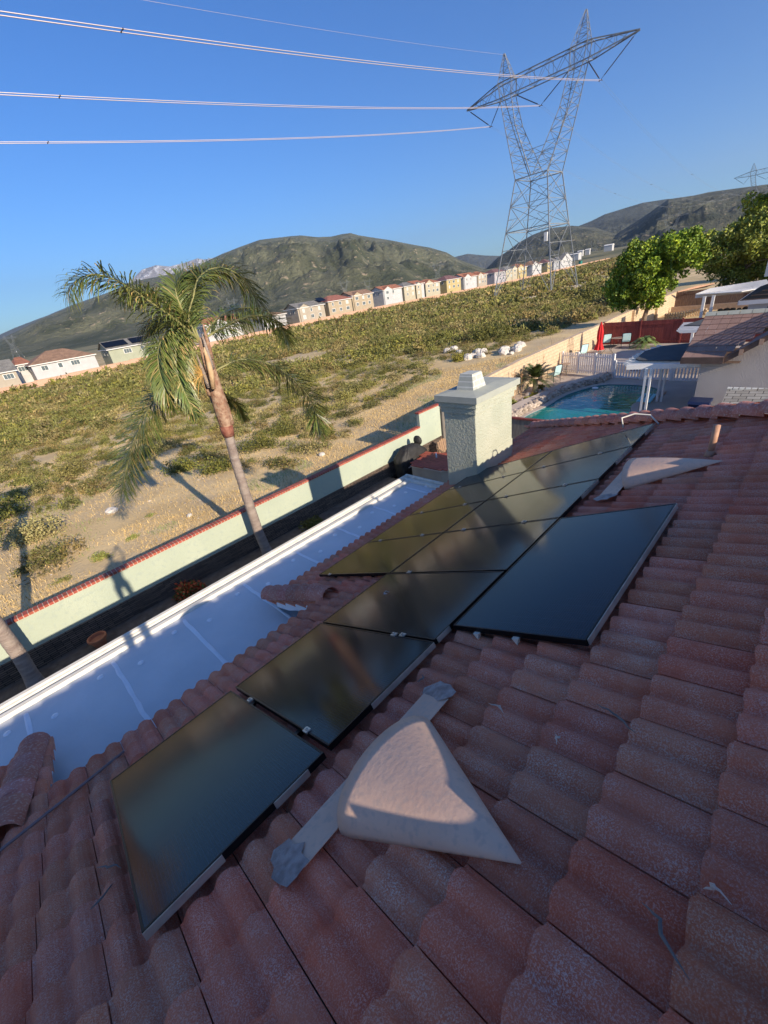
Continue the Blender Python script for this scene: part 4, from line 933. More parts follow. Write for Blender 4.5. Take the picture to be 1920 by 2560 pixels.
# ---- conductors
def wire_z(x, y0): return 17.9+.0735*x+.00028*x*x
def span(name, fn, x0, x1, n, r, m, label, group, sep=.0, spacers=()):
    xm = (x0+x1)/2; o = fn(xm)
    t = thing(name, o, label, 'power line', group)
    for s in ((-1, 1) if sep else (0,)):
        b = MB(); pts = []
        for k in range(n+1): p = fn(x0+(x1-x0)*k/n); pts.append((p[0], p[1]+s*sep/2, p[2]))
        rr = [r*(1+ .0*k) for k in range(n+1)]; b.tube(pts, rr, 5, False); b.build('conductor', m, t)
    for x in spacers:
        p = fn(x); b = MB(); b.bar((p[0], p[1]-sep/2, p[2]), (p[0], p[1]+sep/2, p[2]), .035)
        for s in (-1, 1): b.ball((p[0], p[1]+s*sep/2, p[2]), .07, 4, 6)
        b.build('spacer', 'insulator', t)
for (y0, lab, xs_) in ((66.3, 'lowest twin power line running from the big pylon to the left edge', 19.0), (54.4, 'middle twin power line running from the big pylon to the left edge', 18.0), (42.5, 'uppermost twin power line crossing the top left of the sky', 20.0)):
    f = lambda x, y0=y0: np.array([x, y0, wire_z(x, y0)])
    span('power_line', f, -140, 110.8, 60, .034, 'wire', lab, 'twin conductors towards the left', .46, (xs_, -45))
for (y0, y1, lab) in ((66.3, 74, 'thin power line beyond the pylon, left phase'), (54.4, 62, 'thin power line beyond the pylon, middle phase'), (42.5, 50, 'thin power line from the right arm of the pylon to the far right pylon')):
    def f(x, y0=y0, y1=y1): u = (x-110.8)/(444-110.8); return np.array([x, y0+(y1-y0)*u, 29.5+(27.5-29.5)*u-4*12*u*(1-u)])
    span('power_line', f, 110.8, 444, 40, .013, 'wire_far', lab, 'conductors towards the far pylon', .5, (200, 300))
for s, lab in ((8.4, 'thin pale earth wire crossing the sky above the twin lines'),):
    def f(x, s=s): return np.array([x, TW[1]+s, 29.0+.0785*x+.0002*x*x])
    span('earth_wire', f, -140, 110.8, 50, .014, 'wire', lab, None)

# ================================================================== boundary wall and row of houses
HY = 187.0
b = MB(); pk = thing('boundary_wall', (200, 180, -9), 'long salmon coloured block wall in front of the row of houses', 'wall')
xs_ = list(range(-160, 540, 10)); 
top = [(x, 180, far_z(x)+1.75+(.0)) for x in xs_]
for i in range(len(xs_)-1):
    x0, x1 = xs_[i], xs_[i+1]; z = (top[i][2]+top[i+1][2])/2; b.box((x0, 180, z-4), (x1-.001, 180.25, z)); 
b.build('block_face', 'block_pink', pk)
b = MB()
for i in range(len(xs_)-1): z = (top[i][2]+top[i+1][2])/2; b.box((xs_[i], 179.95, z), (xs_[i+1]-.001, 180.3, z+.1))
b.build('wall_cap', 'block_pink', pk)
WC = {'beige': (.42, .36, .28), 'white': (.52, .51, .50), 'sage': (.37, .385, .28), 'cream': (.46, .41, .30), 'grey': (.36, .36, .38), 'tan': (.42, .34, .235), 'yellow': (.48, .38, .18), 'lilac': (.42, .39, .41)}
for k, v in WC.items(): mat('paint_'+k, v, tuple(q*.88 for q in v), .5, .85)
RC = {'orange': (.36, .15, .085), 'brown': (.28, .17, .11), 'grey': (.20, .19, .175), 'red': (.30, .12, .085), 'plum': (.19, .10, .095)}
for k, v in RC.items(): mat('roof_'+k, tuple(q*.8 for q in v), tuple(q*1.2 for q in v), .8, .8, .6, 2.5, c3=tuple(q*.6 for q in v))
def far_house(p0, p1, wall, roof, label, depth=11, kind='hip', rise=2.1, gable=None, wins=3, low=False, Y=HY, solar=False, overh=.6, zbase=None):
    a, c = on_y(*p0, Y), on_y(*p1, Y); x0, x1 = a[0], c[0]; ze = (a[2]+c[2])/2; zb = far_z((x0+x1)/2)-1.5
    t = thing('far_house', ((x0+x1)/2, Y, zb), label, 'house', 'houses behind the salmon wall')
    y0, y1 = Y, Y+depth; b = MB(); b.box((x0, y0, zb), (x1, y1, ze)); 
    w = x1-x0; o = overh; zr = ze+rise; ym = (y0+y1)/2
    if kind == 'gable':
        b.add([(x0, y0, ze), (x0, y1, ze), (x0, ym, zr-.15), (x1, y0, ze), (x1, y1, ze), (x1, ym, zr-.15)], [(0, 2, 1), (3, 4, 5)])
    b.build('wall', 'paint_'+wall, t)
    b = MB(); e0, e1, f0, f1 = x0-o, x1+o, y0-o, y1+o; zz = ze-.05; h = min(depth/2, w*.42) if kind == 'hip' else 0
    lo = [(e0, f0, zz), (e1, f0, zz), (e1, f1, zz), (e0, f1, zz)]; hi = [(e0+h, ym, zr), (e1-h, ym, zr)]
    b.add(lo+hi, [(0, 1, 5, 4), (2, 3, 4, 5), (1, 2, 5), (3, 0, 4)]); b.add([(x, y, z-.02) for x, y, z in lo], [(3, 2, 1, 0)])
    if kind == 'gable': b.f = b.f[:2]; b.t = b.t[:2]; b.add([(x, y, z-.12) for x, y, z in lo+hi], [(4, 5, 1, 0), (5, 4, 3, 2)])
    b.build('roof', 'roof_'+roof, t)
    b = MB(); b.box((e0, f0-.03, zz-.25), (e1, f0+.02, zz+.02)); b.box((e0-.03, f0, zz-.25), (e0+.02, f1, zz+.02)); b.build('fascia', 'house_trim', t)
    if gable:
        u, gw = gable; gx = x0+w*u; b = MB(); g0, g1 = gx-gw/2, gx+gw/2
        b.box((g0, y0-.5, zb), (g1, y0+.01, ze)); b.add([(g0, y0-.5, ze), (g1, y0-.5, ze), (gx, y0-.5, ze+gw*.24)], [(0, 1, 2)]); b.build('gable_wall', 'paint_'+wall, t)
        b = MB(); gz_ = ze+gw*.24+.12; s_ = .35
        for sg in (-1, 1): b.prism([(gx, y0-.8, gz_), (gx+sg*(gw/2+s_), y0-.8, ze-.12), (gx+sg*(gw/2+s_), y0-.8, ze-.3), (gx, y0-.8, gz_-.2)], (0, 4.5, 0))
        b.build('gable_roof', 'roof_'+roof, t)
    W_ = random.Random(int(x0*7)); yw = y0-.06
    us = [(k+.6)/(wins+.25) for k in range(wins)] if not isinstance(wins, list) else wins
    for lev in ([0, 1] if not low else [0]):
        for u in us:
            ww = W_.choice([1.0, 1.5, 2.1])*(1.25 if low else 1); hh = 1.4; cx = x0+w*u; zc = ze-1.55-lev*2.9; yy = yw-(.5 if gable and abs(cx-(x0+w*gable[0])) < gable[1]/2+.6 else 0)
            b = MB(); b.box((cx-ww/2-.14, yy-.03, zc-hh/2-.14), (cx+ww/2+.14, yy+.06, zc+hh/2+.14)); fr = b.build('window', 'house_trim', t)
            b = MB(); m = max(1, round(ww/.9)); pw = ww/m
            for q in range(m): b.box((cx-ww/2+q*pw+.04, yy-.06, zc-hh/2), (cx-ww/2+(q+1)*pw-.04, yy-.02, zc+hh/2))
            b.build('pane', W_.choice(['window_glass', 'window_glass', 'window_bright']), fr)
    for k, yy in enumerate((y0+depth*.3, y0+depth*.65)):
        b = MB(); b.box((x0-.08, yy-.6, ze-2.2), (x0+.02, yy+.6, ze-.9)); fr = b.build('window', 'house_trim', t); b = MB(); b.box((x0-.11, yy-.5, ze-2.1), (x0-.07, yy+.5, ze-1.0)); b.build('pane', 'window_glass', fr)
    if solar:
        for (ua, ub) in solar:
            b = MB(); xa, xb = x0+w*ua, x0+w*ub; f = lambda x, v: (x, f0+(ym-f0)*v, zz+(zr-zz)*v+.15); b.prism([f(xa, .2), f(xb, .2), f(xb, .85), f(xa, .85)], (0, -.02, .08)); b.build('solar_array', 'panel_frame_black', t)
    return t
def c4(x, y): return (640+x*.25317, 640+y*.25317)
def c5(x, y): return (1040+x*.25317, 560+y*.25317)
def c6(x, y): return (x*.25317, 780+y*.25317)
L2 = dict(low=True)
far_house(c6(-260, 640), c6(150, 578), 'beige', 'grey', 'beige single storey house with a grey roof cut by the left edge', rise=3.4, kind='gable', wins=[.78], **L2)
far_house(c6(165, 520), c6(290, 500), 'white', 'orange', 'plain white gabled house between the beige one and the brown hipped roof', rise=2.2, depth=14, wins=[.3], Y=196, **L2)
far_house(c6(300, 530), c6(925, 412), 'white', 'brown', 'white single storey house with a wide brown hipped roof', rise=3.4, wins=[.18, .42, .66], depth=15, **L2)
far_house(c6(1060, 365), c6(1560, 288), 'sage', 'grey', 'sage green house with black solar panels on its grey roof', rise=2.6, kind='gable', wins=[.35, .65], solar=[(-.02, .42), (.5, .86)], **L2)
far_house((512, 812), (600, 800), 'white', 'orange', 'white house with orange roof half hidden by the palm crown', rise=2.6, kind='gable', gable=(.4, 7))
far_house(c4(60, 605), c4(285, 562), 'white', 'brown', 'small white house with flat brown roof just right of the palm', rise=1.6, kind='hip', wins=2)
far_house(c4(405, 515), c4(668, 474), 'beige', 'grey', 'cream two storey house with grey gabled roof beside the red solar roof', rise=2.3, kind='gable', gable=(.24, 6.5))
far_house(c4(708, 452), c4(938, 412), 'tan', 'red', 'beige two storey house with red roof and a dark solar panel', rise=2.6, solar=[(-.28, .0)])
far_house(c4(945, 392), c4(1148, 363), 'tan', 'brown', 'tan house with a brown roof and open porch below', rise=2.3, kind='gable', gable=(.25, 6.5))
far_house(c4(1252, 338), c4(1436, 306), 'white', 'orange', 'bright white house with orange red roof and a shrub in front', rise=2.2, kind='gable', gable=(.24, 7))
far_house(c4(1458, 300), c4(1628, 276), 'cream', 'grey', 'cream house with grey roof left of the orange roofs', rise=2.2, gable=(.82, 5))
far_house(c5(-15, 592), c5(75, 580), 'white', 'orange', 'small white gabled end beside the orange roofed house', rise=2, kind='gable', wins=1)
far_house(c5(88, 588), c5(234, 570), 'cream', 'orange', 'pale house with orange roof and a small white gable in front', rise=2.4, gable=(.25, 8))
far_house(c5(300, 550), c5(440, 532), 'yellow', 'plum', 'yellow house with a dark plum roof', rise=2.6, kind='hip')
far_house(c5(470, 527), c5(598, 508), 'white', 'orange', 'white gabled house with orange roof joined to a beige one', rise=2.6, kind='gable', gable=(.28, 8))
far_house(c5(604, 506), c5(700, 492), 'beige', 'orange', 'beige house under the same orange roof line, right of the white gable', rise=2.5, gable=(.3, 7))
far_house(c5(775, 480), c5(886, 464), 'lilac', 'plum', 'lilac grey house with brown plum roof left of the pylon leg', rise=2.6)
far_house(c5(890, 452), c5(990, 436), 'cream', 'grey', 'cream house with grey roof behind the left pylon legs', rise=2.4, gable=(.8, 8))
far_house(c5(1002, 432), c5(1094, 416), 'yellow', 'orange', 'deep yellow house with orange roof between the pylon legs', rise=2.8, gable=(.3, 9))
far_house(c5(1145, 405), c5(1240, 386), 'white', 'brown', 'white house with brown roof just right of the pylon centre leg', rise=3, gable=(.3, 10))
far_house(c5(1300, 380), c5(1340, 372), 'yellow', 'plum', 'narrow yellow house with dark roof near the right pylon leg', rise=3, wins=2)
far_house(c5(1362, 368), c5(1412, 360), 'grey', 'grey', 'grey house with grey roof before the last white one', rise=3, wins=2)
far_house(c5(1425, 362), c5(1545, 342), 'white', 'grey', 'last house of the row, white with a broad gable', rise=3.4, kind='gable', gable=(.5, 24), wins=2)
for px, py, D, w, h, lab in ((1436, 636, 560, 12, 2.6, 'low long white building right of the row of houses'), (1452, 628, 640, 6, 2.4, 'small white building by the distant road, left of two'), (1470, 624, 640, 5, 2.4, 'small white building by the distant road, right of two'), (1523, 613, 640, 9, 3, 'white shed touching the left side of the green tree')):
    a, tn = azel(px, py); x, y = D*math.cos(rad(a)), D*math.sin(rad(a)); z = D*tn; t = thing('far_building', (x, y, z-h), lab, 'building', 'small buildings far behind')
    b = MB(); b.box((x-w/3, y-w/2, z-h-3), (x+w/3, y+w/2, z)); b.build('wall', 'paint_white', t); b = MB(); b.prism([(x-w/3-.4, y-w/2-.4, z), (x+w/3+.4, y-w/2-.4, z), (x, y-w/2-.4, z+h*.35)], (0, w+.8, 0)); b.build('roof', 'house_trim', t)
b = MB(); o = on_y(*c5(1635, 372), 186); b.box((o[0]-2, 186, o[2]-4), (o[0]+2, 188, o[2]+.6)); b.box((o[0]-2.2, 185.8, o[2]+.6), (o[0]+2.2, 188.2, o[2]+.85)); tag(b.build('dumpster', 'teal_bin', origin=(o[0], 187, o[2]-4)), 'small teal container behind the end of the salmon wall', 'container')

# ================================================================== neighbour's yard with pool
ZN = -6.4
def d1(x, y): return (1200+x*.33755, 780+y*.33755)
def d2(x, y): return (1500+x*.25317, 680+y*.25317)
g = MB(); g.box((15.76, -14, -7.4), (28.4, 12.08, ZN)); struct(g.build('pool_deck', 'deck'))
g = MB(); g.box((28.402, -14, -7.4), (36.0, 12.08, -5.92)); struct(g.build('upper_terrace', 'deck'))
g = MB(); g.box((36.002, -14, -7.4), (56.4, 12.08, -6.05)); struct(g.build('back_yard_ground', 'field_soil'))
def smooth_loop(P, n=8):
    out = []; m = len(P)
    for i in range(m):
        a, b_, c, d = [np.array(P[(i+k) % m], float) for k in (-1, 0, 1, 2)]
        for j in range(n):
            f = j/n; out.append(.5*(2*b_+(c-a)*f+(2*a-5*b_+4*c-d)*f*f+(3*b_-a-3*c+d)*f**3))
    return out
pool = smooth_loop([(16.4, 8.6), (17.6, 9.35), (18.9, 9.55), (20.6, 9.35), (22.2, 9.35), (23.6, 9.15), (25.2, 8.4), (25.5, 7.2), (25.3, 6.0), (24.5, 5.35), (23.2, 5.45), (22.0, 5.75), (20.9, 5.55), (20.2, 5.2), (19.2, 5.3), (17.6, 5.2), (16.4, 6.0), (16.1, 7.4)])
g = MB(); g.add([(x, y, ZN+.03) for x, y in pool], [tuple(range(len(pool)))]); struct(g.build('water', 'pool_water'))
t = thing('pool_edge', (20.5, 7.4, ZN), 'rounded pale coping and tile line round the turquoise pool', 'pool edge')
cen = np.array([20.8, 7.4]); b = MB(); n = len(pool); rows = []
for k in range(n+1):
    p = pool[k % n]; q = pool[(k+1) % n]; r_ = pool[(k-1) % n]; tv = (q-r_); nv = np.array([tv[1], -tv[0]]); nv /= np.linalg.norm(nv)
    if nv@(p-cen) < 0: nv = -nv
    rows.append([(p[0], p[1], ZN+.02), (p[0], p[1], ZN+.07), (p[0]+nv[0]*.3, p[1]+nv[1]*.3, ZN+.075), (p[0]+nv[0]*.33, p[1]+nv[1]*.33, ZN-.01)])
b.grid(rows); b.build('coping', 'deck', t)
b = MB(); b.grid([[(r[0][0]-(r[2][0]-r[0][0])*.02, r[0][1]-(r[2][1]-r[0][1])*.02, ZN+.005), (r[0][0]-(r[2][0]-r[0][0])*.02, r[0][1]-(r[2][1]-r[0][1])*.02, ZN+.055)] for r in rows]); b.build('waterline_tile', 'water_line', t)
# raised stone-faced planter bench
t = thing('stone_bench', (22, 10, ZN), 'curved raised pool edge faced with stacked river stones', 'stone wall')
inn = [(16.6, 9.15), (18.3, 9.85), (20.2, 9.78), (21.6, 9.72), (23.2, 9.62), (24.6, 9.2), (26.0, 8.55), (27.0, 8.5)]; out = [(16.3, 9.9), (18.2, 10.7), (20.3, 10.6), (22.0, 10.35), (23.8, 10.15), (25.2, 9.7), (26.4, 9.15), (27.1, 8.95)]
b = MB(); b.grid([[(*i_, ZN), (*i_, ZN+.3), (*o_, ZN+.36), (*o_, ZN)] for i_, o_ in zip(inn, out)]); b.build('bench_core', 'deck', t)
b = MB(); 
for k in range(420):
    u = random.random()*(len(inn)-1.001); i = int(u); f = u-i; v = random.random(); w = random.random()
    p = np.array(inn[i])*(1-f)+np.array(inn[i+1])*f; q = np.array(out[i])*(1-f)+np.array(out[i+1])*f
    if w < .55: c = (*(p-(q-p)*.02), ZN+.02+.28*v)
    else: pp = p+(q-p)*v*.35; c = (pp[0], pp[1], ZN+.32)
    s = random.uniform(.05, .11); kk_ = random.uniform(.6, 1.25); b.ball(c, (s*1.3, s, s*.75), 4, 6, .15, (kk_, kk_*.97, kk_*.92))
b.build('river_stones', 'pool_stone', t)
# tan block wall
t = thing('block_wall', (36, 12.1, -6.4), 'long tan block wall between the pool yard and the scrub field', 'wall')
b = MB(); ztop = lambda x: float(np.interp(x, [15.6, 20, 23, 35.6, 38, 56], [-4.95, -4.72, -4.60, -4.47, -4.40, -4.37]))
b.add([(15.62, 12.1, -7.4), (56, 12.1, -7.4)]+[(x, 12.1, ztop(x)) for x in (56, 38, 35.6, 23, 20, 15.62)]+[(15.62, 12.3, -7.4), (56, 12.3, -7.4)]+[(x, 12.3, ztop(x)) for x in (56, 38, 35.6, 23, 20, 15.62)],
      [tuple(range(8)), tuple(range(8, 16))[::-1]]+[(i, (i+1) % 8, 8+(i+1) % 8, 8+i) for i in range(8)])
b.build('block_face', 'block_tan', t)
b = MB(); 
for xa, xb in ((15.62, 20), (20, 23), (23, 35.6), (35.6, 38), (38, 56)): b.prism([(xa, 12.06, ztop(xa)+.003), (xb, 12.06, ztop(xb)+.003), (xb, 12.06, ztop(xb)+.06), (xa, 12.06, ztop(xa)+.06)], (0, .28, 0))
b.build('wall_cap', 'block_tan', t)
for x in (42.2, 49.0):
    b = MB(); b.box((x, 11.9, -6.4), (x+.35, 12.09, ztop(x)+.02)); b.build('pilaster', 'block_tan', t)
# fences
def slat_fence(name, p0, p1, zb, h, pitch, w, mname, label, cat='fence', posts=4, rails=(.15, .85), thick=.02, arch=0, gap_color=None, z1=None):
    p0, p1 = np.array(p0, float), np.array(p1, float); L = np.linalg.norm(p1-p0); d = (p1-p0)/L; nn = np.array([-d[1], d[0]]); z1 = zb if z1 is None else z1
    t = thing(name, (*p0, zb), label, cat); b = MB(); k = 0
    while k*pitch < L-w:
        a = p0+d*k*pitch; zz = zb+(z1-zb)*k*pitch/L; hh = h+random.uniform(-.006, .006)-arch*4*(k*pitch/L)*(1-k*pitch/L)
        b.obox((*a, zz+.04), (*(d*w), 0), (*(nn*thick), 0), (0, 0, hh-.04)); k += 1
    b.build('slats', mname, t)
    for r in rails:
        b = MB(); a = p0-nn*thick*1.6; b.obox((*a, zb+h*r-.035), (*(d*L), z1-zb), (*(nn*thick*1.5), 0), (0, 0, .07)); b.build('rail', mname, t)
    for i in range(posts):
        a = p0+d*(L*i/(posts-1)); zz = zb+(z1-zb)*i/(posts-1); b = MB(); b.obox((*(a-d*.05-nn*.06), zz), (*(d*.1), 0), (*(nn*.1), 0), (0, 0, h+.06)); b.build('post', mname, t)
    return t
slat_fence('picket_fence', (28.25, 11.9), (27.2, 8.44), ZN+.08, 1.22, .15, .095, 'white_vinyl', 'white picket fence left of the gate, lit by the sun')
slat_fence('picket_fence', (27.18, 8.34), (26.88, 5.42), ZN, .95, .155, .085, 'white_vinyl', 'white picket fence in shade behind the pool posts', rails=(.08, .92), posts=3)
slat_fence('picket_gate', (26.88, 5.32), (26.86, 3.1), ZN, .92, .155, .085, 'white_vinyl', 'white picket gate closing against the house wall', rails=(.04, .96), posts=2, cat='gate')
slat_fence('wooden_fence', (35.65, 12.05), (35.2, 2.0), -5.95, 1.55, .14, .135, 'red_wood', 'dark red board fence behind the upper terrace', posts=5)
slat_fence('wooden_fence', (56.0, 12.05), (56.2, 0.0), -6.05, 1.7, .16, .153, 'brown_wood', 'dark brown board fence at the far end of the tan wall', posts=5)
b = MB(); b.box((53.9, 0, -6.05), (54.1, 11.9, -5.55)); tag(b.build('retaining_wall', 'plank_wood', origin=(54, 6, -6.05)), 'low plank retaining wall in front of the brown board fence', 'retaining wall')
t = thing('block_edging', (50, 9, -6.05), 'curved beige garden wall of small stacked blocks', 'garden wall'); b = MB()
for k in range(17):
    a = -.2+k*.2
    for r in range(4):
        b.box((49.5+1.0*math.cos(a)-.17, 8.4+k*.17-.16+(.08 if r % 2 else 0), -6.05+r*.14), (49.5+1.0*math.cos(a)+.17, 8.4+k*.17+(.0 if r % 2 else -.02), -6.05+r*.14+.13))
b.build('blocks', 'block_tan', t)
for k in range(15):
    b = MB(); x, y = 52.6+random.uniform(-.15, .15), 7.6-k*.46; s = random.uniform(.16, .26); b.ball((x, y, -6.0), (s, s*1.2, s*.8), 5, 8, .12); tag(b.build('edging_stone', 'rock_tan', origin=(x, y, -6.05)), 'grey edging stone in the row below the plank retaining wall', 'stone', 'row of edging stones')
# patio cover beside the pool
t = thing('patio_cover', (21.5, 4.9, ZN), 'white patio cover with dark roof over the pool deck', 'pergola')
for x, y in ((20.12, 4.87), (22.76, 4.9)):
    for dy in (-.13, .05):
        b = MB(); b.box((x-.045, y+dy, ZN), (x+.045, y+dy+.08, -4.32)); b.build('post', 'white_vinyl', t)
ZR = -4.2
b = MB(); b.prism([(20.9, 2.9, ZR), (24.8, 2.9, ZR), (24.75, 4.6, ZR), (24.2, 5.45, ZR), (23.0, 5.85, ZR), (21.25, 5.72, ZR), (20.95, 5.5, ZR)], (0, 0, .05)); b.build('roof_sheet', 'roll_roof', t)
b = MB(); b.obox((20.2, 5.75, ZR-.2), (.55, -2.8, 0), (.09, .02, 0), (0, 0, .2)); b.build('front_beam', 'white_vinyl', t)
b = MB(); b.obox((22.6, 6.05, ZR-.2), (.3, -3.1, 0), (.09, .01, 0), (0, 0, .2)); b.build('rear_beam', 'white_vinyl', t)
for k in range(9):
    x = 20.5+k*.5; y = 5.95-.012*(k-3)**2; b = MB(); b.prism([(x, 3.0, ZR-.14), (x, y, ZR-.14), (x, y+.14, ZR-.02), (x, y+.14, ZR+.01), (x, y+.02, ZR+.03), (x, y-.1, ZR-.003), (x, 3.0, ZR-.003)], (.07, 0, 0)); b.build('rafter', 'white_vinyl', t)
# second lattice cover further back
t = thing('patio_cover', (31, 5.5, -5.92), 'small white rafter cover half hidden behind the brown tiled roof', 'pergola')
b = MB(); b.prism([(29.6, 3.2, -4.15), (33, 3.2, -4.15), (32.6, 5.4, -4.15), (30.2, 5.9, -4.15)], (0, 0, .05)); b.build('roof_sheet', 'roll_roof', t)
for k in range(6): x = 28.9+k*.55; b = MB(); b.prism([(x, 3.2, -4.32), (x, 5.75+.06*k, -4.32), (x, 5.95+.06*k, -4.2), (x, 5.95+.06*k, -4.15), (x, 3.2, -4.155)], (.08, 0, 0)); b.build('rafter', 'white_vinyl', t)
b = MB(); b.box((29.3, 5.2, -5.92), (29.42, 5.32, -4.32)); b.build('post', 'white_vinyl', t)
# neighbour house: rotated gable wall, brown flat tiles
t = thing('neighbour_house', (23, 1.5, ZN), 'neighbour house with pale stucco wall and brown flat tile roof', 'house')
XF = 20.45
b = MB(); b.add([(XF, 3.2, ZN), (XF, -4.6, ZN), (XF, -4.6, -3.95), (XF, -.7, -1.85), (XF, 2.55, -4.08), (XF, 3.2, -4.08)], [(5, 4, 3, 2, 1, 0)])
b.add([(XF, 3.2, ZN), (XF, 3.2, -4.08), (26.86, 3.22, -4.08), (26.86, 3.22, ZN)], [(0, 1, 2, 3)])
b.build('wall', 'house_wall', t)
mat('flat_tile', (.27, .165, .13), (.31, .195, .155), 6, .8, .3, 40, tint=True, c3=(.22, .14, .11), stretch=(.6, 4, 1))
ZE = -3.9; X0r, X1r = 20.0, 23.1; RISE = 1.11; NR = 8
b = MB()
for k in range(NR):                                   # overlapping flat tile courses facing the camera side
    u0, u1 = k/NR, (k+1.12)/NR; xk = lambda u: X0r+(X1r-X0r)*min(u, 1); zk = lambda u: ZE+RISE*min(u, 1)
    yr = lambda u: 2.47-.51*(xk(u)-X0r)
    y = 3.78
    while y > yr(u0)+.02:
        w = min(.31, y-yr(u0)); kk_ = random.uniform(.88, 1.12); h = .035+random.uniform(0, .004)
        b.add([(xk(u0), y, zk(u0)+h), (xk(u0), y-w+.008, zk(u0)+h), (xk(u1), max(y-w+.008, yr(u1)), zk(u1)+.008), (xk(u1), y, zk(u1)+.008), (xk(u0), y, zk(u0)), (xk(u0), y-w+.008, zk(u0))], [(0, 1, 2, 3), (4, 5, 1, 0)], (kk_, kk_, kk_)); y -= w
b.build('roof', 'flat_tile', t)
b = MB()                                              # the cross gable: slope that falls towards the pool
for k in range(10):
    u0, u1 = k/10, (k+1.12)/10; yk = lambda u: 2.47-3.0*min(u, 1); zk = lambda u: ZE-.02+2.1*min(u, 1); h = .035
    xv = lambda u: min(X0r+(2.1*min(u, 1))/.358+.02, 30)
    x = XF-.42
    while x < xv(u1):
        w = .31; kk_ = random.uniform(.88, 1.12); b.add([(x, yk(u0), zk(u0)+h), (min(x+w-.008, xv(u0)+.3), yk(u0), zk(u0)+h), (x+w-.008, yk(u1), zk(u1)+.008), (x, yk(u1), zk(u1)+.008)], [(0, 1, 2, 3)], (kk_, kk_, kk_)); x += w
b.build('gable_roof', 'flat_tile', t)
b = MB(); y = 3.8
while y > -.2: b.prism([(22.98, y, -2.80), (23.1, y, -2.66), (23.24, y, -2.80)], (0, -.36, 0), random.uniform(.9, 1.2)); y -= .38
b.build('ridge_cap', 'cap_render', t)
b = MB(); b.add([(23.1, 3.78, -2.81), (23.1, -3, -2.81), (27, -3, -4.1), (27, 3.78, -4.1)], [(0, 3, 2, 1)]); b.build('rear_slope', 'flat_tile', t)
b = MB(); b.box((19.95, 2.47, ZE-.2), (20.04, 3.8, ZE+.03))
b.prism([(0+XF-.43, 2.47, ZE+.02), (XF-.43, -.53, ZE+2.12), (XF-.43, -.53, ZE+1.9), (XF-.43, 2.47, ZE-.2)], (.05, 0, 0))
b.prism([(XF-.38, 2.47, ZE-.02), (XF-.38, -.53, ZE+2.07), (XF-.38, -.53, ZE+2.03), (XF-.38, 2.47, ZE-.06)], (.45, 0, 0)); b.build('fascia', 'fascia_brown', t)
b = MB(); b.prism([(20.0, 3.75, ZE), (23.1, 3.75, ZE+RISE), (23.1, 3.75, ZE+RISE-.14), (20.0, 3.75, ZE-.18)], (0, .05, 0)); b.build('rake_board', 'fascia_brown', t)
b = MB(); b.add([(20.03, 3.74, ZE-.19), (20.03, 2.0, ZE-.19), (23, 2.0, ZE-.19), (23, 3.74, ZE-.19)], [(0, 3, 2, 1)]); b.build('soffit', 'fascia_brown', t)
for u in (.22, .48, .74):
    y, z = 2.47-3.0*u*.62, ZE+2.1*u*.62; b = MB(); b.box((XF-.46, y-.1, z-.19), (XF-.44, y+.02, z+.0)); b.build('rafter_end', 'fascia_block', t)
# low grey shingled roof in front of it
t = thing('shingle_shed', (17, 1.2, ZN), 'low lean-to with light grey shingles at the right edge', 'shed')
P = [on_x(*d2(1115, 1520), 15.9), on_x(*d2(1258, 1150), 18.6), on_x(*d2(1800, 1150), 18.6), on_x(*d2(1800, 1520), 15.9)]
b = MB(); b.prism(P[::-1], (0, 0, -.06)); b.build('roof', 'shingle', t)
b = MB(); y = P[1][1]
while y > P[2][1]: b.prism([(18.5, y, P[1][2]-.0), (18.62, y, P[1][2]+.05), (18.74, y, P[1][2]-.0)], (0, -.13, 0)); y -= .165
b.build('ridge_cap', 'chimney_block', t)
b = MB(); b.box((16.1, P[3][1]+.1, ZN), (18.6, P[0][1]-.15, min(P[0][2], P[3][2])-.12)); b.build('wall', 'house_wall', t)
t = thing('wheelie_bin', (19.75, 2.95, ZN), 'dark blue lidded bin beside the pale stucco wall', 'bin')
o = on_z(*d2(1100, 1450), ZN+.1); bx_, by_ = 19.6, 2.85
b = MB(); b.prism([(bx_-.3, by_-.3, ZN), (bx_+.3, by_-.3, ZN), (bx_+.35, by_-.3, ZN+.95), (bx_-.35, by_-.3, ZN+.95)], (0, .6, 0)); b.build('body', 'bin_blue', t)
b = MB(); b.prism([(bx_-.38, by_-.34, ZN+.953), (bx_+.38, by_-.34, ZN+.953), (bx_+.32, by_-.34, ZN+1.06), (bx_-.3, by_-.34, ZN+1.03)], (0, .68, 0)); b.build('lid', 'bin_blue', t)
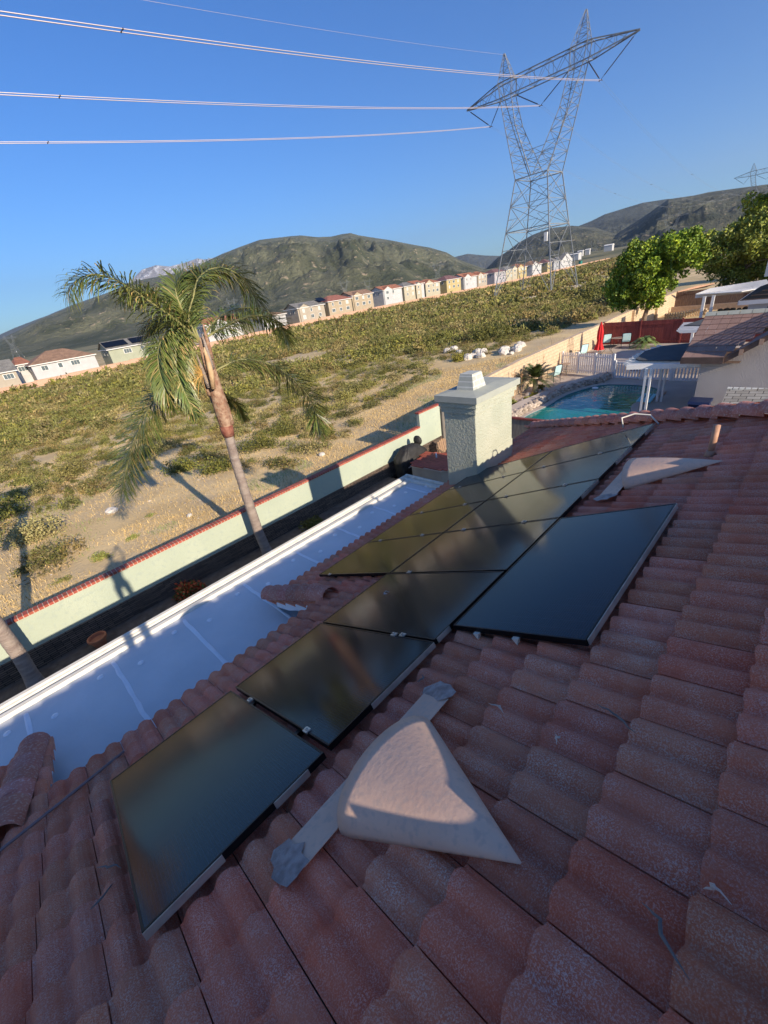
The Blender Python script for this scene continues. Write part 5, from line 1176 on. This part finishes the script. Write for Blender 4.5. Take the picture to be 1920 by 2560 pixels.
# ---- furniture
def patio_chair(c, rz, cushion, label, low=False):
    t = thing('patio_chair', c, label, 'chair', 'patio chairs round the pool')
    def W_(p): x, y, z = p; return (c[0]+x*math.cos(rz)-y*math.sin(rz), c[1]+x*math.sin(rz)+y*math.cos(rz), c[2]+z)
    def tr(b): b.v = [W_(p) for p in b.v]
    for sx in (-.27, .27):
        b = MB(); b.tube([(sx, -.27, 0), (sx, -.27, .62), (sx, .2, .64)], .016, 6); tr(b); b.build('leg', 'iron', t)
        b = MB(); b.tube([(sx, .25, 0), (sx, .22, .42), (sx, .36, .98)], .016, 6); tr(b); b.build('leg', 'iron', t)
    b = MB(); b.tube([(-.27, .36, .98), (0, .37, 1.02), (.27, .36, .98)], .016, 6); b.tube([(-.27, .25, .4), (.27, .25, .4)], .012, 5); b.tube([(-.27, -.27, .4), (.27, -.27, .4)], .012, 5); tr(b); b.build('frame', 'iron', t)
    b = MB(); b.box((-.25, -.27, .4), (.25, .22, .49)); tr(b); b.build('seat_cushion', cushion, t, bevel=.03)
    b = MB(); b.prism([(-.25, .17, .47), (-.25, .27, .47), (-.25, .37, .96), (-.25, .28, .98)], (.5, 0, 0)); tr(b); b.build('back_cushion', cushion, t, bevel=.03)
    return t
def tab(c, r, h, m, label):
    t = thing('patio_table', c, label, 'table', 'small outdoor tables'); b = MB(); b.lathe(c, [(0, h-.02), (r, h-.02), (r, h), (0, h)], 16); b.build('table_top', m, t)
    for k in range(3):
        a = k*2.1; b = MB(); b.tube([(c[0]+math.cos(a)*r*.8, c[1]+math.sin(a)*r*.8, c[2]), (c[0]+math.cos(a)*r*.4, c[1]+math.sin(a)*r*.4, c[2]+h*.5), (c[0]+math.cos(a)*r*.7, c[1]+math.sin(a)*r*.7, c[2]+h-.02)], .014, 5); b.build('leg', 'iron', t)
ZT_ = -5.92
cz = lambda px, py, z: tuple(on_z(*d1(px, py), z))
patio_chair(cz(745, 352, ZT_), 2.6, 'cushion', 'chair with pale blue cushions just left of the red umbrella')
patio_chair(cz(925, 268, ZT_), 2.2, 'cushion', 'chair with a pale blue throw right of the red umbrella')
patio_chair(cz(1075, 262, ZT_), 1.9, 'cushion', 'dark chair with a small blue pillow before the red fence')
patio_chair(cz(1150, 485, ZN), 1.5, 'cushion_stripe', 'chair with dark striped cushions in front of the white picket fence')
patio_chair(cz(545, 515, ZN+.1), 2.8, 'cushion', 'black chair with a turquoise cushion beside the sago palm')
tab(cz(1010, 268, ZT_), .4, .7, 'plank_wood', 'small wooden table in front of the red fence')
tab(cz(625, 470, ZN+.05), .33, .72, 'plank_wood', 'small round table at the left end of the picket fence')
tab(cz(950, 300, ZT_), .5, .42, 'pool_stone', 'round stone fire pit table in front of the blue chair')
u = np.array([31.6, 10.85, ZT_]); t = thing('closed_umbrella', u, 'closed bright red garden umbrella on the upper terrace', 'umbrella')
b = MB(); b.tube([u, u+[0, 0, 2.05]], .025, 8); b.build('pole', 'plank_wood', t)
b = MB(); rows = []
for z, r in ((.35, .30), (.42, .27), (.75, .17), (.95, .15), (1.05, .18), (1.5, .17), (1.85, .1), (2.1, .02)):
    rows.append([(u[0]+r*(1+.18*math.cos(8*a))*math.cos(a), u[1]+r*(1+.18*math.cos(8*a))*math.sin(a), u[2]+z) for a in [2*math.pi*j/48 for j in range(49)]])
b.grid(rows); b.build('canopy', 'umbrella_red', t, smooth=True)
b = MB(); b.lathe(u, [(0, 0), (.25, 0), (.24, .06), (.05, .09)], 14); b.build('base', 'iron', t)
f = cz(1215, 648, ZN+.05); b = MB()
for k in range(3): b.obox((f[0]-.5, f[1]-.4+k*.22, ZN+.035), (1.4, .1, 0), (0, .16, 0), (0, 0, .07))
tag(b.build('pool_float', 'cyan_float', origin=f), 'pale turquoise float at the right end of the pool', 'float')
f = cz(853, 565, ZN+.05); b = MB(); b.lathe((f[0], f[1], ZN+.035), [(0, 0), (.16, 0), (.16, .05), (.1, .08), (0, .085)], 14); tag(b.build('chlorine_float', 'white_vinyl', origin=f), 'small round white float on the far side of the pool', 'float')
hb = np.array([22.75, 4.95, -4.45]); t = thing('hanging_plant', hb, 'small plant pot hanging on the second white post', 'plant pot'); b = MB(); b.lathe(hb+[-.12, .0, -.16], [(0, 0), (.1, .01), (.15, .14), (.13, .15), (0, .12)], 12); b.build('pot', 'iron', t)
bush('planter_shrub', 'leaf', (19.15, 3.55, ZN), .33, 400, .06, [(1, .8, .8)], 'small dark shrub at the corner of the pale stucco wall', 'shrub')
# iron trellis on the wall
b = MB(); x0 = 29.3
for k in range(5): b.tube([(x0+k*.22, 12.02, -6.0), (x0+k*.22, 12.02, -4.75+.28*math.sin(math.pi*k/4))], .008, 4)
for z in (-5.7, -5.3, -4.9): b.tube([(x0, 12.02, z), (x0+.88, 12.02, z)], .008, 4)
b.tube([(x0+.44-.44*math.cos(math.pi*k/10), 12.02, -4.75+.3*math.sin(math.pi*k/10)) for k in range(11)], .008, 4)
tag(b.build('wall_trellis', 'iron', origin=(x0, 12, -6)), 'black iron trellis against the tan wall beside the umbrella', 'trellis')
# sago palm, feathery palm, flower stalks
def rosette(name, c, h, r, n, droop, label, tintk=1.0, leafL=.16, trunk_r=.14):
    t = thing(name, c, label, 'palm'); c = np.array(c, float); b = MB(); b.tube([c, c+[0, 0, h*.5], c+[0, 0, h]], [trunk_r*1.15, trunk_r, trunk_r*.9], 10); b.build('trunk', 'bark_palm', t)
    V = []; T = []
    for k in range(n):
        a = k*2.4; e = random.uniform(.15, 1.25); L = r*random.uniform(.8, 1.1); pts = []
        for j in range(9):
            u = j/8; pts.append(c+np.array([math.cos(a)*math.cos(e)*L*u, math.sin(a)*math.cos(e)*L*u, h+math.sin(e)*L*u-droop*L*u*u]))
        for j in range(34):
            u = .12+.86*j/34; i = int(u*8); f = u*8-i; p = pts[i]*(1-f)+pts[min(i+1, 8)]*f; d = pts[min(i+1, 8)]-pts[i]; d /= np.linalg.norm(d); s = np.cross(d, [0, 0, 1]); s /= max(np.linalg.norm(s), 1e-3)
            for sg in (-1, 1):
                e_ = p+(s*sg+d*.55+np.array([0, 0, .1-droop*.3]))*leafL*(1-.5*abs(u-.45)); wv = d*.012; V.append([p-wv, p+wv, e_+wv*.3, e_-wv*.3]); q = tintk*random.uniform(.7, 1.3); T.append((q, q, q))
    quads('frond_crown', 'frond', V, T, parent=t); return t
rosette('sago_palm', (23.1, 11.2, ZN), .8, 1.5, 80, .4, 'dark green sago palm between the chimney and the pool', .55)
rosette('feather_palm', cz(1215, 262, ZT_), .35, 1.25, 40, .75, 'feathery yellow green palm in front of the red fence', 1.5)
for k, (x, y) in enumerate(((21.0, 11.5), (21.6, 11.7), (22.2, 11.6), (25.0, 11.7))):
    b = MB(); h = random.uniform(1.3, 1.9); b.tube([(x, y, ZN), (x+.05, y, ZN+h*.6), (x+.08, y, ZN+h)], [.015, .012, .006], 5)
    for j in range(16): a = random.random()*6.3; z = ZN+h*random.uniform(.75, 1.05); b.tube([(x+.06, y, z), (x+.06+.1*math.cos(a), y+.1*math.sin(a), z+.08)], [.012, .004], 4)
    tag(b.build('flower_spike', 'dead_sheath', origin=(x, y, ZN)), 'dry flower spike rising from the planter behind the sago palm', 'plant', 'dry flower spikes')
for k, (x, y, r) in enumerate(((20.6, 11.3, .38), (22.4, 10.9, .3), (24.0, 11.3, .3), (21.6, 11.0, .25))): bush('planter_shrub', 'leaf', (x, y, ZN), r, 350, .07, [(1, 1, 1), (1.4, 1.2, 1)], 'low green shrub in the planter round the sago palm', 'shrub', 'shrubs round the sago palm', stems=False)
for k in range(14):
    x, y = 21.2+random.uniform(0, 3), 10.75+random.uniform(0, .7); s = random.uniform(.08, .15); b = MB(); b.ball((x, y, ZN+.05), (s, s, s*.8), 4, 7, .15); tag(b.build('planter_rock', 'rock_white', origin=(x, y, ZN)), 'pale rock lying in the planter by the sago palm', 'rock', 'rocks round the sago palm')
# ---- second neighbour: corrugated cover and blue-grey house
t = thing('patio_cover', (46, 7, -6.05), 'white corrugated patio cover on two posts before the brown fence', 'pergola')
zc = -3.72; P = [on_z(*d2(945, 222), zc), on_z(*d2(1400, 190), zc), on_z(*d2(1680, 140), zc), on_z(*d2(1640, 78), zc), on_z(*d2(1090, 165), zc)]
b = MB(); b.prism(P[::-1], (0, 0, -.05)); b.build('roof_sheet', 'white_vinyl', t)
b = MB(); a, c = P[0], P[2]
for k in range(60): q = P[4]+(P[3]-P[4])*k/59; p = P[0]+(P[2]-P[0])*k/59; b.bar(p+[0, 0, .02], q+[0, 0, .02], .03)
b.build('corrugations', 'white_vinyl', t)
b = MB(); b.obox(P[0]+[0, 0, -.26], (P[2]-P[0]), (.08, 0, 0), (0, 0, .2)); b.build('front_beam', 'white_vinyl', t)
for q in ((1035, 235), (1125, 225)): p = on_z(*d2(*q), zc); b = MB(); b.box((p[0]-.09, p[1]-.09, -6.05), (p[0]+.09, p[1]+.09, zc-.05)); b.build('post', 'white_vinyl', t)
t = thing('blue_grey_house', (37.5, 3, -5.92), 'blue grey house with a low tiled roof at the right edge', 'house')
mat('wall_bluegrey', (.44, .45, .48), (.48, .49, .52), 2, .9)
ee = on_z(*d2(1375, 285), -3.55); b = MB(); b.box((ee[0]+.4, -6, -6.05), (ee[0]+8, ee[1]-.45, -3.6)); b.build('wall', 'wall_bluegrey', t)
b = MB(); x0, y1 = ee[0], ee[1]; zz = -3.55; b.add([(x0, y1, zz), (x0, -8, zz), (x0+4, -8, zz+1.4), (x0+4, y1-3.4, zz+1.4), (x0+8.5, y1, zz), (x0+8.5, -8, zz)], [(0, 3, 2, 1), (0, 4, 3), (4, 5, 2, 3)]); b.build('roof', 'flat_tile', t)
b = MB(); y = y1
while y > -4:
    for k in range(8): pass
    y -= 1
for k in range(8):
    u = k/8; b.box((x0+4*u, -6, zz+1.4*u+.0), (x0+4*u+.03, y1-3.4*u-.02, zz+1.4*u+.05))
b.build('tile_courses', 'fascia_brown', t)
b = MB(); b.box((x0-.05, -8, zz-.24), (x0-.003, y1, zz-.01)); b.box((x0, y1+.003, zz-.24), (x0+8, y1+.05, zz-.01)); b.build('fascia', 'wall_bluegrey', t)
b = MB(); o = on_x(*d2(1648, 360), x0+.37); b.box((o[0], o[1]-.9, o[2]-.9), (o[0]+.03, o[1], o[2]+.1)); b.build('window', 'window_glass', t)
b = MB(); o = on_x(*d2(1645, 60), x0+4); b.box((o[0]-.5, o[1]-1.2, -2.6), (o[0]+.5, o[1]+.1, o[2]+1.6)); b.build('chimney_stack', 'wall_bluegrey', t)
b = MB(); o = on_z(*d2(800, 150), -3.9); b.prism([on_z(*d2(770, 192), -4.15), on_z(*d2(1050, 142), -4.15), on_z(*d2(1135, 108), -3.9), on_z(*d2(960, 135), -3.9)], (0, 0, -.08)); tag(b.build('shed_roof', 'rust_pipe', origin=o), 'low rusty orange shed roof beyond the brown fence', 'shed roof')

# ================================================================== trees
def tree(c, lumps, n, size, tints, label, trunk, branches=5, up=.2, tr=.22):
    t = thing('tree', c, label, 'tree'); c = np.array(c, float)
    lc = np.array([l[:3] for l in lumps], float); lr = np.array([l[3] for l in lumps], float); K_ = len(lumps)
    sub = []; 
    for i in range(K_):
        m = int(26*lr[i]**1.2)+8; d = rng.normal(size=(m, 3)); d /= np.linalg.norm(d, axis=1)[:, None]
        for q in d: sub.append((*(lc[i]+q*lr[i]*rng.uniform(.45, 1.0)), lr[i]*rng.uniform(.16, .34), rng.uniform(.65, 1.35)))
    sub = np.array(sub); w = sub[:, 3]**2; idx = rng.choice(len(sub), n, p=w/w.sum()); d = rng.normal(size=(n, 3)); d /= np.linalg.norm(d, axis=1)[:, None]
    P = sub[idx, :3]+d*(sub[idx, 3]*rng.uniform(.2, 1.1, n)**.6)[:, None]; T = np.array(tints)[rng.integers(0, len(tints), n)]*(rng.uniform(.7, 1.35, n)*sub[idx, 4])[:, None]
    quads('crown', 'leaf', leaf_quads(P+c, size, up), T, parent=t)
    b = MB(); b.tube([c+np.array(p) for p in trunk], [tr*(1-.45*i/(len(trunk)-1)) for i in range(len(trunk))], 9); b.build('trunk', 'bark', t)
    b = MB(); top = c+np.array(trunk[-1])
    for k in range(branches*3):
        q = lc[k % K_]+c; e = q+rng.normal(size=3)*lr[k % K_]*.5; m = (top+e)/2+np.array([0, 0, .3]); b.tube([top-[0, 0, random.uniform(0, .6)], m, e], [tr*.4, tr*.22, tr*.06], 6)
    b.build('limb', 'bark', t); return t
def azp(a, D): return D*math.cos(rad(a)), D*math.sin(rad(a))
x, y = azp(14.75, 44.5)
tree((x, y, -6.05), [(0, 1.6, 3.6, 1.7), (0, .3, 4.8, 1.9), (.3, -1.2, 5.4, 1.8), (0, -.2, 3.2, 1.5), (0, -2.2, 5.6, 1.3), (.3, 2.3, 3.0, 1.1), (-.3, .9, 5.6, 1.3), (.3, -2.9, 5.1, 1.0), (0, 1.2, 2.4, 1.0)], 48000, .125,
     [(1.0, 1.35, .6), (1.3, 1.6, .6), (.7, 1.0, .6), (1.6, 1.7, .5)], 'bright green leafy tree rising behind the dark red fence', [(0, 0, 0), (-.05, .02, .9), (.1, -.1, 1.9), (.1, .1, 2.8)])
x, y = azp(6.6, 60)
tree((x, y, -5.6), [(0, 2.4, 4.2, 2.4), (0, -.5, 4.8, 2.6), (0, -3.4, 4.4, 2.6), (.5, .9, 2.4, 1.9), (0, -2.0, 2.4, 1.9), (0, -6, 5, 2.6), (0, 1.4, 5.4, 1.5)], 42000, .16,
     [(1.3, 1.35, 1.0), (1.6, 1.5, 1.1), (1.0, 1.05, .8)], 'wide olive green tree filling the right edge', [(0, 0, 0), (.1, .5, 1.2), (0, .6, 2.4)], tr=.3)
x, y = azp(5.6, 78)
tree((x, y, -5), [(0, 1.6, 6.6, 2.5), (0, -1.6, 8.0, 3.0), (0, -4.5, 8.5, 3.0), (0, 3.2, 5.0, 1.8), (0, -2, 4.4, 3)], 30000, .21,
     [(2.0, 1.7, .5), (1.5, 1.5, .5), (1.1, 1.3, .6)], 'yellow green tree rising behind the olive one', [(0, 0, 0), (0, -.5, 2), (0, -1, 4)], tr=.4)
t = thing('bare_shrub', (30.5, 13.4, -5.7), 'leafless pale shrub behind the tan wall near the umbrella', 'shrub'); b = MB()
for k in range(60):
    a = random.random()*6.3; e = random.uniform(.5, 1.4); L = random.uniform(.9, 2.0); p = np.array([30.5, 13.4, -6.0]); m = p+np.array([math.cos(a)*math.cos(e)*.5, math.sin(a)*math.cos(e)*.5, math.sin(e)*.5])*L; b.tube([p, m, p+(m-p)*1.9+rng.normal(size=3)*.1], [.02, .012, .004], 4)
b.build('stem', 'dead_sheath', t)

# ================================================================== field vegetation
def bare(x, y):
    """1 where the ground stays open soil and dry grass"""
    yb = float(np.interp(x, [-30, -2, 3, 7, 12, 17, 22, 30, 40, 60, 90], [20, 16.5, 17, 16.5, 17.5, 20, 21.5, 20, 18, 15.5, 14.5]))
    return y < yb+1.6*noise.noise(Vector((x*.25, y*.25, 4)))
pts = []; 
def scatter(n, r0, r1, a0=14, a1=112):
    r = np.sqrt(rng.uniform(r0*r0, r1*r1, n)); a = np.radians(rng.uniform(a0, a1, n)); return np.stack([r*np.cos(a), r*np.sin(a)], 1)
def tower_clear(x, y): return abs(x-108) < 24 and 38 < y < 52 and noise.noise(Vector((x*.1, y*.3, 2))) > -.25
PAL = [(.95, 1.05, .55), (1.1, 1.15, .5), (.75, .85, .5), (1.45, 1.35, 1.15), (1.25, 1.05, .8), (.85, .95, .5)]
def bush_cloud(P2, rmin, rmax, nq, qs, thr):
    V = []; T = []
    for x, y in P2:
        if y > 178.5 or y < 13.5 or bare(x, y) or tower_clear(x, y): continue
        k = noise.noise(Vector((x*.07, y*.07, 7)))+.35*noise.noise(Vector((x*.3, y*.3, 2)))
        if k < thr: continue
        r = rng.uniform(rmin, rmax); z = gz(x, y); ci = rng.integers(0, 3) if k > -.05 else rng.integers(2, 6)
        if rng.random() < .38: ci = 3 + rng.integers(0, 3)
        m = nq; d = rng.normal(size=(m, 3)); d /= np.linalg.norm(d, axis=1)[:, None]; d[:, 2] = np.abs(d[:, 2])
        lump = 1+.35*np.sin(d[:, 0]*4+x)+.25*np.sin(d[:, 1]*5+y)
        c = np.array([x, y, z])+d*(r*rng.uniform(.45, 1.05, m)*lump)[:, None]*np.array([1, 1, rng.choice([.5, .65, .95])])
        V.append(leaf_quads(c, qs*max(r, .5), .7, 3.2)); kk_ = rng.uniform(.55, 1.3); T.append(np.array(PAL[ci])[None]*rng.uniform(.65, 1.35, (m, 1))*kk_)
    return np.concatenate(V), np.concatenate(T)
Vs = []; Ts = []
for n, r0, r1, rmin, rmax, nq, qs, thr in ((2200, 15, 45, .22, .75, 300, .06, -.42), (4200, 45, 85, .4, 1.15, 150, .10, -.42), (5200, 85, 150, .6, 1.5, 60, .17, -.38), (9500, 150, 620, .9, 1.9, 24, .30, -.40)):
    V, T = bush_cloud(scatter(n*2 if r1 > 140 else n*1, r0, r1), rmin, rmax, nq, qs, thr); Vs.append(V); Ts.append(T)
o = quads('scrub', 'scrub', np.concatenate(Vs), np.concatenate(Ts)); tag(o, 'mass of low olive scrub covering the field', 'scrub', kind='stuff')
# dry grass blades and pebbles on the open strip
n = 210000; G = scatter(n, 12.5, 36, 12, 104); keep = [(x, y) for x, y in G if y > 12.4 and (noise.noise(Vector((x*.35, y*.35, 8)))+random.uniform(-.2, .2) > -.42) and (bare(x, y) or random.random() < .35)]
G = np.array(keep); Z = np.array([gz(x, y) for x, y in keep]); m = len(G); a = rng.uniform(0, 6.283, m); h = rng.uniform(.03, .17, m); w = rng.uniform(.005, .014, m); ln = rng.uniform(-.06, .06, (m, 2))
B_ = np.stack([G[:, 0], G[:, 1], Z-.01], 1); W3 = np.stack([np.cos(a)*w, np.sin(a)*w, 0*a], 1); Tp = B_+np.stack([ln[:, 0], ln[:, 1], h], 1)
gn = np.array([noise.noise(Vector((x*.45, y*.45, 12))) for x, y in keep]); tc = np.where((gn > .28)[:, None], np.array([[.42, .62, .4]]), np.array([[1.0, .95, .8]]))*rng.uniform(.6, 1.35, (m, 1))
o = quads('dry_grass', 'dry_grass', np.stack([B_-W3, B_+W3, Tp], 1), tc, nv=3); tag(o, 'short dry grass and weeds on the open soil', 'dry grass', kind='stuff')
b = MB()
for k in range(2600):
    x, y = scatter(1, 12.8, 32, 14, 100)[0]
    if y < 12.5 or noise.noise(Vector((x*.3, y*.3, 21))) < -.12: continue
    s = random.uniform(.012, .05)*(1 if random.random() < .96 else 2.4); kk_ = random.uniform(.6, 1.2); b.ball((x, y, gz(x, y)), (s, s*.8, s*.6), 3, 5, .2, (kk_, kk_, kk_))
tag(b.build('gravel', 'rock_tan'), 'scattered gravel and small stones on the open soil', 'gravel', kind='stuff')
b = MB()
for k in range(900):
    x, y = 88+random.uniform(0, 50), 40+random.uniform(0, 12)+random.gauss(0, 2); s = random.uniform(.1, .4); kk_ = random.uniform(.8, 1.2); b.ball((x, y, gz(x, y)), (s, s, s*.6), 3, 5, .2, (kk_, kk_, kk_))
tag(b.build('rubble', 'rock_tan'), 'strip of broken rubble round the feet of the big pylon', 'rubble', kind='stuff')
# prominent shrubs close to the wall
def gshrub(px, py, r, tints, label, n=1500, size=.055, up=.9, sq=.75):
    p = None
    for z0 in np.linspace(-5, -9, 120):
        q = on_z(px, py, z0)
        if q[1] > 12.5 and z0 <= gz(q[0], q[1]): p = q; break
    if p is None: p = on_z(px, py, -6.8)
    x, y = p[0], p[1]; return bush('shrub', 'scrub', (x, y, gz(x, y)-.05), r*1.2, int(n*1.5), size*.95, tints, label, 'shrub', squash=sq*1.2, up=up, hollow=.3, lumps=9)
OL = [(.75, .9, .38), (1.0, 1.05, .4), (.55, .7, .35)]; GR = [(1.5, 1.45, 1.25), (1.2, 1.25, 1.0), (1.8, 1.75, 1.6)]; DK = [(.45, .55, .3), (.6, .7, .3), (.9, .95, .4)]
gshrub(452, 1180, 1.0, OL, 'rounded olive shrub left of the palm trunk')
gshrub(548, 1175, 1.0, OL, 'rounded olive shrub directly behind the palm trunk')
gshrub(650, 1120, 1.15, DK, 'dense green shrub just right of the palm trunk', 2200)
gshrub(715, 1085, 1.1, DK, 'dark green shrub behind the hanging right frond', 2000)
gshrub(410, 1125, .75, GR, 'small silvery shrub left of the olive shrubs')
gshrub(600, 1060, 1.0, GR, 'silver grey shrub right of the palm collar')
gshrub(800, 1045, 1.2, OL, 'soft green shrub at the edge of the open soil')
gshrub(850, 1000, 1.3, [(1.1, 1.15, .75), (1.3, 1.3, .9)], 'grey green shrub above the green wall step')
gshrub(900, 975, 1.3, [(1.2, 1.2, .8), (1, 1.1, .7)], 'pale grey green shrub left of the chimney')
gshrub(820, 915, 1.6, OL, 'yellow green rounded shrub in the middle of the field')
gshrub(1225, 845, 2.4, DK, 'big dark shrub with open soil in front of it', 3000, .1)
gshrub(1475, 748, 2.2, DK, 'dark round shrub in the shade left of the green tree', 3000, .11)
gshrub(1545, 745, 1.6, DK, 'small dark shrub at the foot of the green tree crown', 2000, .1)
gshrub(985, 868, 1.8, OL, 'tall olive shrub upslope from the white rocks', 2000, .08)
gshrub(1095, 860, 1.7, OL, 'olive shrub left of the big dark shrub', 2000, .08)
gshrub(1150, 900, .9, [(1.3, 1.3, .45)], 'small yellow green shrub behind the white rocks', 900, .06)
gshrub(255, 1395, .42, [(.9, 1.2, .6), (1.3, 1.4, .8)], 'low green weed clump above the left wall', 700, .035, 1.5, .5)
gshrub(330, 1345, .3, [(.9, 1.2, .6)], 'small green weed clump near the palm shadow', 500, .03, 1.5, .5)
gshrub(375, 1290, .25, [(.9, 1.2, .6)], 'tiny green weed beside the palm shadow', 300, .03, 1.5, .5)
gshrub(155, 1455, .3, [(.9, 1.0, .6)], 'low weed behind the person shadow', 400, .03, 1.5, .5)
gshrub(100, 1340, 1.1, GR, 'pale grey shrub at the left, above the green weeds', 1800)
gshrub(30, 1290, 1.3, OL, 'green shrub at the left edge', 1800)
gshrub(200, 1180, 1.3, [(1.3, 1.25, .9), (1, 1, .6)], 'soft grey shrub under the left palm frond', 1800)
# white boulders
for k in range(26):
    px, py = random.choice(((1130, 893), (1150, 897), (1175, 905), (1190, 898), (1215, 900), (1250, 890), (1268, 893), (1300, 888), (1165, 888))); px += random.uniform(-14, 14); py += random.uniform(-6, 6)
    p = on_z(px, py, -6.35); s = random.uniform(.16, .42); b = MB(); b.ball((p[0], p[1], gz(p[0], p[1])+s*.3), (s*1.2, s, s*.8), 5, 8, .16)
    tag(b.build('boulder', 'rock_white', origin=(p[0], p[1], gz(p[0], p[1]))), 'white boulder in the heap beyond the chimney', 'boulder', 'heap of white boulders')
for px, py, s, lab in ((803, 1130, .16, 'single round pale stone above the green wall'), (283, 1286, .22, 'flat grey stone in the shadow of the palm crown'), (478, 1298, .1, 'small white stone beside the palm trunk shadow')):
    p = on_z(px, py, -6.75); b = MB(); b.ball((p[0], p[1], gz(p[0], p[1])+s*.4), (s*1.2, s, s*.7), 6, 9, .1); tag(b.build('stone', 'rock_white', origin=(p[0], p[1], gz(p[0], p[1]))), lab, 'stone')
# haze
b = MB(); b.box((-16000, -4500, -60), (16000, 18000, 1700))
hz = b.build('haze', 'soil'); hm = bpy.data.materials.new('haze'); hm.use_nodes = True; hn = hm.node_tree
for q in list(hn.nodes):
    if q.type == 'BSDF_PRINCIPLED': hn.nodes.remove(q)
pv = hn.nodes.new("ShaderNodeVolumePrincipled"); pv.inputs["Color"].default_value = (.75, .86, 1, 1); pv.inputs["Density"].default_value = 4.5e-5; pv.inputs["Anisotropy"].default_value = .3
hn.links.new(pv.outputs[0], [q for q in hn.nodes if q.type == 'OUTPUT_MATERIAL'][0].inputs["Volume"])
hz.data.materials.clear(); hz.data.materials.append(hm); tag(hz, 'thin blue haze in front of the mountains', 'haze', kind='stuff')
